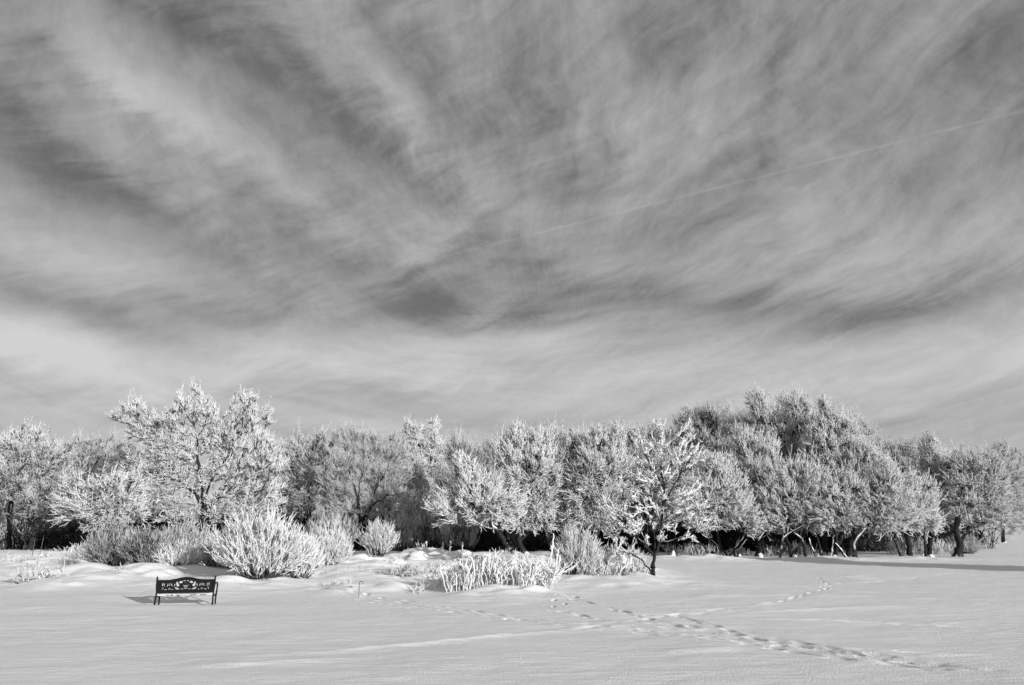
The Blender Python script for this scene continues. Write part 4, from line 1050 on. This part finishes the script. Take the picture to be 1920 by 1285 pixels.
for (px, pyb, pyt, sd_, r_, D_, ln, lab) in [
 (829,1058,1018,151,0.020,27,0.03,'straight white stalk, leftmost of the three against the black gap'),(843,1058,1014,152,0.022,27,0.02,'knobbly white stalk, middle of the three against the black gap'),
 (866,1058,1016,153,0.020,27,0.05,'white stalk with a crooked tip, nearest the leaning tree on the right'),(800,1058,1014,154,0.024,27.5,-0.08,'tall white stalk leaning left over the jagged snow heap'),
 (1028,1092,1000,155,0.026,19.5,0.14,'longest knobbly white stalk rising from the right end of the reeds'),(1038,1092,1028,156,0.024,19.2,0.22,'shorter knobbly white stalk just right of the longest one'),
 (1050,1092,1070,157,0.014,18.6,-0.25,'short stalk leaning left at the right foot of the reeds')]:
    rs1 = np.random.RandomState(sd_); k_ = mpp(D_); B_ = at(px, pyb, D_); g_ = gz(B_[0], D_); H_ = at(px, pyt, D_)[2] - g_
    K_ = 14; s1 = np.linspace(0, 1, K_); P_ = np.zeros((1, K_, 3)); P_[0, :, 0] = ln * H_ * s1 + rs1.normal(0, 0.008, K_); P_[0, :, 1] = rs1.normal(0, 0.008, K_); P_[0, :, 2] = -0.1 + (H_ + 0.1) * s1
    ac = Acc(); ac.tubes(P_, r_ * rs1.uniform(0.7, 1.25, (1, K_)) * np.r_[np.ones(K_ - 1), 0.4][None], np.full((1, K_), 0.7), 6)
    B2, D2, _ = sub_twigs(rs1, P_, np.ones(1), 9, spread=0.7, t0=0.3); C2 = twig_chains(rs1, B2, D2, rs1.uniform(0.04, 0.12, len(B2)), 0.01, 3, 0.1)
    ac.tubes(C2, r_ * 0.7 * np.array([1, 1.1, 0.4])[None] * np.ones((len(B2), 1)), np.full((len(B2), 3), 0.8), 4)
    o = ac.build('dead_stalk', MAT['stalk']); o.location = (B_[0], D_, g_); tag(o, lab, 'dead stalk', GS)
GW = 'low weeds poking out of the snow'
shrub('weed_clump', 'grey weeds leaning right above the bright mound in the middle', 'weeds', (750,1090), (750,1058), 70, 111, stems=55, r=0.008, fm='frost_mid', side=4, fr0=0.15, upright=0.4, sl=(0.06,0.2), lean=(14,0), group=GW, rootw=0.7)
R_('weed_clump', 'few thin arching weeds left of the bright mound', 'weeds', (715,1086), (712,1062), 36, 112, n=12, r=0.006, fm='frost_mid', droop=0.8, lean=0.3, group=GW)
shrub('weed_clump', 'small pale sprigs left of the dark hooked stake', 'weeds', (640,1102), (640,1084), 46, 113, stems=26, r=0.007, fm='frost', side=4, fr0=0.35, upright=0.3, sl=(0.05,0.14), group=GW, rootw=0.8)
R_('weed_clump', 'tiny tuft of grass in the snow left of the reed bed', 'weeds', (782,1112), (784,1092), 22, 114, n=16, r=0.007, droop=0.4, lean=0.2, group=GW)
R_('weed_clump', 'thin arching stems between the tiny tuft and the reed bed', 'weeds', (826,1104), (824,1058), 30, 115, n=16, r=0.007, fm='frost_mid', droop=0.8, lean=0.25, group=GW)
R_('weed_clump', 'stubby frosted stalks just left of the bench', 'weeds', (223,1094), (222,1066), 15, 116, n=16, r=0.012, droop=0.2, lean=0.08, group=GW)
R_('weed_clump', 'single short stem between the stubby stalks and the bench', 'weeds', (243,1088), (243,1072), 6, 117, n=3, r=0.009, droop=0.1, group=GW)
R_('weed_clump', 'square patch of dark stubble near the left edge', 'weeds', (80,1096), (80,1068), 26, 118, n=34, r=0.011, fm='frost_mid', fr0=0.2, droop=0.3, group=GW)
shrub('weed_clump', 'bushy grey weeds cut by the left edge', 'weeds', (42,1098), (42,1066), 44, 119, stems=50, r=0.008, fm='frost_mid', side=5, fr0=0.3, upright=0.5, sl=(0.06,0.18), group=GW)
R_('weed_clump', 'two crossed stems leaning in the snow below the pale hooked stake', 'weeds', (103,1098), (108,1080), 14, 120, n=4, r=0.006, fm='frost_mid', lean=0.7, group=GW)
R_('weed_field', 'sparse pale weeds at the far left behind the hooked stake', 'weeds', (90,1058), (90,1040), 120, 121, n=150, r=0.010, droop=0.5, lean=0.2, depth=4.0, group=GW)
R_('weed_field', 'frosted shrubby stalks at the left foot of the hedge, before the dark hollow', 'weeds', (132,1056), (130,1020), 50, 122, n=60, r=0.009, droop=0.4, lean=0.12, heads=0.15, depth=1.0, group=GW)
for i, (px, pyb, pyt, w_, n_, lab) in enumerate([
 (60,1082,1062,30,22,'short pale grass at the left edge behind the bushy grey weeds'),(140,1078,1058,26,18,'wispy grass between the pale hooked stake and the hedge'),
 (172,1086,1070,34,20,'sparse stems on the drift in front of the left end of the hedge'),(30,1066,1042,40,40,'frosted stems at the left edge beside the thin poles'),
 (105,1070,1046,50,46,'loose patch of stems directly above the pale hooked stake'),(660,1082,1066,40,20,'few stems on the drift right of the finer fan-shaped bush'),
 (775,1078,1054,40,34,'stems standing behind the grey leaning weeds'),(815,1088,1062,34,30,'grass tuft at the upper left of the reed bed'),(690,1074,1056,30,22,'short stems at the foot of the small pointed bush'),
 (740,1066,1040,40,40,'thin grey stems between the pointed bush and the jagged heap'),(880,1066,1036,60,60,'thin stems in shade behind the left half of the reed bed'),(960,1064,1030,60,60,'thin stems in shade behind the right half of the reed bed'),
 (1110,1092,1072,40,26,'short stems at the foot of the upright fine bush'),(1205,1090,1076,24,12,'few blades touching the young tree trunk'),(455,1100,1088,60,16,'small sprigs at the left foot of the fountain-shaped bush'),(600,1084,1070,60,24,'sprigs along the foot of the finer fan-shaped bush')]):
    R_('weed_clump', lab, 'weeds', (px, pyb), (px, pyt), w_, 400 + i, n=n_, r=0.007, fm='frost_mid', droop=0.5, lean=0.22, group=GW, fr0=0.25, depth=0.6)
GG = 'upright grass tufts among the willow trunks'
for (px, pyb, pyt, w_, sd_, n_, lab) in [
 (1280,1047,1018,60,131,60,'grass tuft between young tree and the white-capped stump'),(1322,1047,1015,40,132,45,'grass tuft left of the slanting pale limb'),(1390,1047,1026,50,133,35,'grass tuft right of the slanting pale limb'),
 (1450,1046,1018,36,134,35,'grass tuft right of the thick black trunk'),(1502,1047,1012,34,135,45,'bright grass tuft right of the forked black trunks'),(1530,1047,1030,30,136,25,'grass tuft beside the pale curved stem in the clump'),
 (1695,1044,1004,40,137,60,'fan of tall grass left of the leaning last trunk'),(1735,1044,1002,50,138,80,'widest tall grass tuft between two right-hand trunks'),(1772,1042,1010,40,139,55,'grass tuft touching the last leaning trunk')]:
    R_('grass_tuft', lab, 'grass', (px,pyb), (px,pyt), w_, sd_, n=int(n_ * 1.6), r=0.013, fm='frost_mid', droop=0.2, lean=0.16, fr0=0.10 + 0.1 * (px > 1680 or px == 1502), group=GG, depth=0.8, D=37 if px < 1600 else 38, heads=0.0)
shrub('round_bush', 'dark round bush with bristling shoots at the right foot of the last willow', 'bush', (1812,1042), (1815,1004), 66, 141, stems=110, r=0.012, fm='frost_thin', D=39, side=5, fr0=0.2, upright=0.4, sl=(0.2,0.4))

GL = 'bare leaning stems in the shade under the large clump'
def bare_stem(path, r, label, D=33.9, fr=0.2, seed=0, name='leaning_stem'):  # stems, limbs and a stump of the clump, each its own object
    rs1 = np.random.RandomState(seed); pts = [at(p[0], p[1], D) for p in path]; x0 = pts[-1][0]; g_ = gz(x0, D)
    pts[-1][2] = g_ - 0.1
    d_ = np.r_[0, np.cumsum([np.linalg.norm(b_ - a_) for a_, b_ in zip(pts[:-1], pts[1:])])]; s1 = np.linspace(0, d_[-1], 12); A_ = np.array(pts)
    P_ = np.stack([np.interp(s1, d_, A_[:, i]) for i in range(3)], 1); P_[1:-1] = (P_[:-2] + 2 * P_[1:-1] + P_[2:]) / 4 + rs1.normal(0, 0.015, (10, 3)); P_[:, 1] += np.linspace(0.35, 0, 12)
    R_1 = r * np.linspace(0.6, 1.25, 12) * rs1.uniform(0.85, 1.15, 12)
    ac = Acc(); ac.tubes((P_ - np.array([x0, D, g_]))[None], R_1[None], np.full((1, 12), fr), 8)
    o = ac.build(name, MAT['bark']); o.location = (x0, D, g_); return tag(o, label, 'sapling', GL)
for i, (path, r_, fr_, lab) in enumerate([
 ([(1318,1000),(1330,1009),(1343,1019),(1363,1040)],0.04,0.7,'straight pale stem slanting down right, farthest left of the bare stems'),
 ([(1338,1036),(1340,1050)],0.10,-0.2,'short black stump with a white cap left of the slanting pale stem'),
 ([(1393,1004),(1378,1031),(1379,1049)],0.035,0.2,'thin dark stem leaning right, left one of a close V pair'),
 ([(1405,1012),(1389,1030),(1380,1049)],0.035,0.3,'thin dark stem leaning right, lower one of a close V pair'),
 ([(1513,985),(1490,996),(1469,1011),(1466,1036),(1462,1049)],0.05,0.35,'stem bending sharply right under the canopy in mid clump'),
 ([(1490,996),(1505,1009),(1510,1022),(1512,1049)],0.075,0.3,'upright dark stem with a pale arm bent to the left'),
 ([(1523,1010),(1524,1027),(1534,1049)],0.042,0.45,'pale curved stem bowing left into a snow lump'),
 ([(1537,1004),(1540,1025),(1542,1049)],0.055,-0.1,'straight black stem right of the pale curved one'),
 ([(1568,1004),(1567,1022),(1562,1040),(1556,1049)],0.048,0.55,'white stem rising out of the wide snow heap'),
 ([(1572,1019),(1580,1030),(1589,1049)],0.06,0.5,'stout stem slanting down right between the white stem and twin trunks'),
 ([(1655,975),(1630,990),(1612,1006),(1604,1020),(1602,1049)],0.06,0.5,'long arm curving up right from the twin trunks'),
 ([(1681,1008),(1687,1026),(1692,1048)],0.055,0.0,'bowed black stem at the right end of the dark gap'),
 ([(1740,1004),(1739,1028),(1737,1048)],0.06,-0.2,'upright black stem between the two right-hand grass tufts')]):
    bare_stem(path, r_, lab, fr=fr_, seed=300 + i)

# ------------------------------------------------------------------ lumps of snow caught at the stems
def lump(px, py, w, h, label, D=None, seed=0, group='snow lumps caught at the foot of the trunks', dy=0.0, name='snow_lump'):
    rs_ = np.random.RandomState(int(seed * 10)); D = D or dist(py); k = mpp(D); B = at(px, py, D); g0 = gz(B[0], D)
    nu, nv = 20, 10; v = []; f = []
    for j in range(nv + 1):
        ph = j / nv * math.pi / 2 * 1.25 - 0.4
        for i in range(nu):
            th = i / nu * 2 * math.pi
            rr = 1 + 0.22 * math.sin(th * 2 + seed) + 0.12 * math.sin(th * 3 + seed * 2.1 + j) + rs_.normal(0, 0.09)
            v.append((w * k * 0.5 * math.cos(ph) * math.cos(th) * rr, w * k * 0.4 * math.cos(ph) * math.sin(th) * rr, h * k * 0.7 * (math.sin(ph) * (1 + 0.25 * math.sin(th * 2 + seed) + rs_.normal(0, 0.06)) + 0.25 * math.cos(ph) * math.sin(th * 1.0 + seed * 3))))
    for j in range(nv):
        for i in range(nu):
            a_ = j * nu + i; b_ = j * nu + (i + 1) % nu
            f.append((a_, b_, b_ + nu, a_ + nu))
    f.append(tuple(nv * nu + i for i in range(nu)))
    o = pymesh(name, v, f, MAT['snow'], smooth=True); o.location = (B[0], D, g0 + dy)
    return tag(o, label, 'snow lump', group)
for i, (px, w_, h_, D, dy, lab) in enumerate([
 (1263,9,16,33.8,0.1,'oval snow lump leaning on the first trunk right of the young tree'),(1338,9,7,33.9,0.32,'round snow cap on the low black stump'),(1346,12,7,33.8,0.0,'flat snow lump at the foot of the white-capped stump'),
 (1364,14,10,33.6,0.05,'snow lump where the slanting pale limb meets the ground'),(1385,11,6,33.8,0.1,'snow lump right of the slanting limb, on a black root'),(1427,8,10,33.7,0.1,'pointed snow lump against the thick black trunk'),
 (1491,9,6,33.7,0.12,'small snow cap between the two forked black trunks'),(1508,13,9,33.8,0.0,'snow lump left of the upright trunk in the clump'),(1531,14,11,33.7,0.02,'bright snow lump at the foot of the curved pale stem'),
 (1560,26,12,33.6,-0.05,'wide snow heap under the white forked stem'),(1697,14,11,34.2,0.0,'snow lump on the left of the right-hand trunk pair'),(1733,16,10,34.0,0.0,'snow lump beside the grass right of the trunk pair'),(1748,9,8,34.3,0.0,'small snow lump left of the last grass tuft'),(1789,7,18,34.6,0.1,'tall snow streak on the left of the last trunk')]):
    lump(px, 1049, w_ * 0.85, h_ * 0.7, lab, D + 0.5, i * 1.7, dy=dy * 0.6)
lump(786,1056,46,13,'jagged bright snow heap in front of the black gap', 26.5, 31, 'snow heaps between the shrubs', name='snow_heap')
lump(745,1062,30,12,'smaller snow heap right of the pointed bush', 24.5, 32, 'snow heaps between the shrubs', name='snow_heap')
lump(1160,1062,36,26,'large snow lump lying on the leafy bush left of the young tree', 22.2, 33, 'snow heaps between the shrubs', name='snow_heap')
lump(925,1112,28,11,'rounded snow heap at the foot of the reed bed', 17.3, 34, 'snow heaps between the shrubs', name='snow_heap')

# ------------------------------------------------------------------ unseen conifer added outside the frame on the right to shade the snow
def shade_spruce(x, y, H, Rr, seed, label):
    rs_ = np.random.RandomState(seed); g0 = gz(x, y); root = thing('shade_spruce', label, 'tree', (x, y, g0))
    acc = Acc(); P = np.array([(0, 0, -0.2), (0, 0, H * 0.5), (0.02, 0, H)])[None]; acc.tubes(P, np.array([[0.13, 0.08, 0.02]]), np.full((1, 3), 0.1), 8)
    acc.build('trunk', MAT['bark'], root)
    cr = Acc(); n = 800; t = rs_.uniform(0.03, 0.99, n) ** 1.1; a_ = rs_.uniform(0, 2 * math.pi, n); L = Rr * (1 - t) ** 0.8 * rs_.uniform(0.8, 1.1, n) + 0.12
    K = 6; s_ = np.linspace(0, 1, K)[None, :]
    P = np.zeros((n, K, 3)); P[..., 0] = np.cos(a_)[:, None] * L[:, None] * s_; P[..., 1] = np.sin(a_)[:, None] * L[:, None] * s_
    P[..., 2] = (t * H)[:, None] + L[:, None] * (-0.35 * s_ + 0.15 * s_ ** 2)
    cr.tubes(P, 0.02 * np.linspace(1, 0.4, K)[None] * np.ones((n, 1)), np.full((n, K), 0.3), 4)
    B2, D2, _ = sub_twigs(rs_, P, L, 16, spread=0.8, t0=0.05); L2 = rs_.uniform(0.15, 0.35, len(B2)); C2 = twig_chains(rs_, B2, unit(D2 - np.array([0, 0, 0.15])), L2, 0.02, 3, -0.1)
    cr.tubes(C2, 0.035 * np.array([0.8, 1, 0.3])[None] * np.ones((len(B2), 1)), np.full((len(B2), 3), 0.5), 3)
    cr.build('crown', MAT['frost_mid'], root)
    return root
SHX, SHY = 18.7 + 0.722 * 8.5, 25.4 - 0.692 * 8.5
shade_spruce(SHX, SHY, 6.6, 2.7, 201, 'unseen dense frosted conifer added beyond the right edge to shade the snow strip')
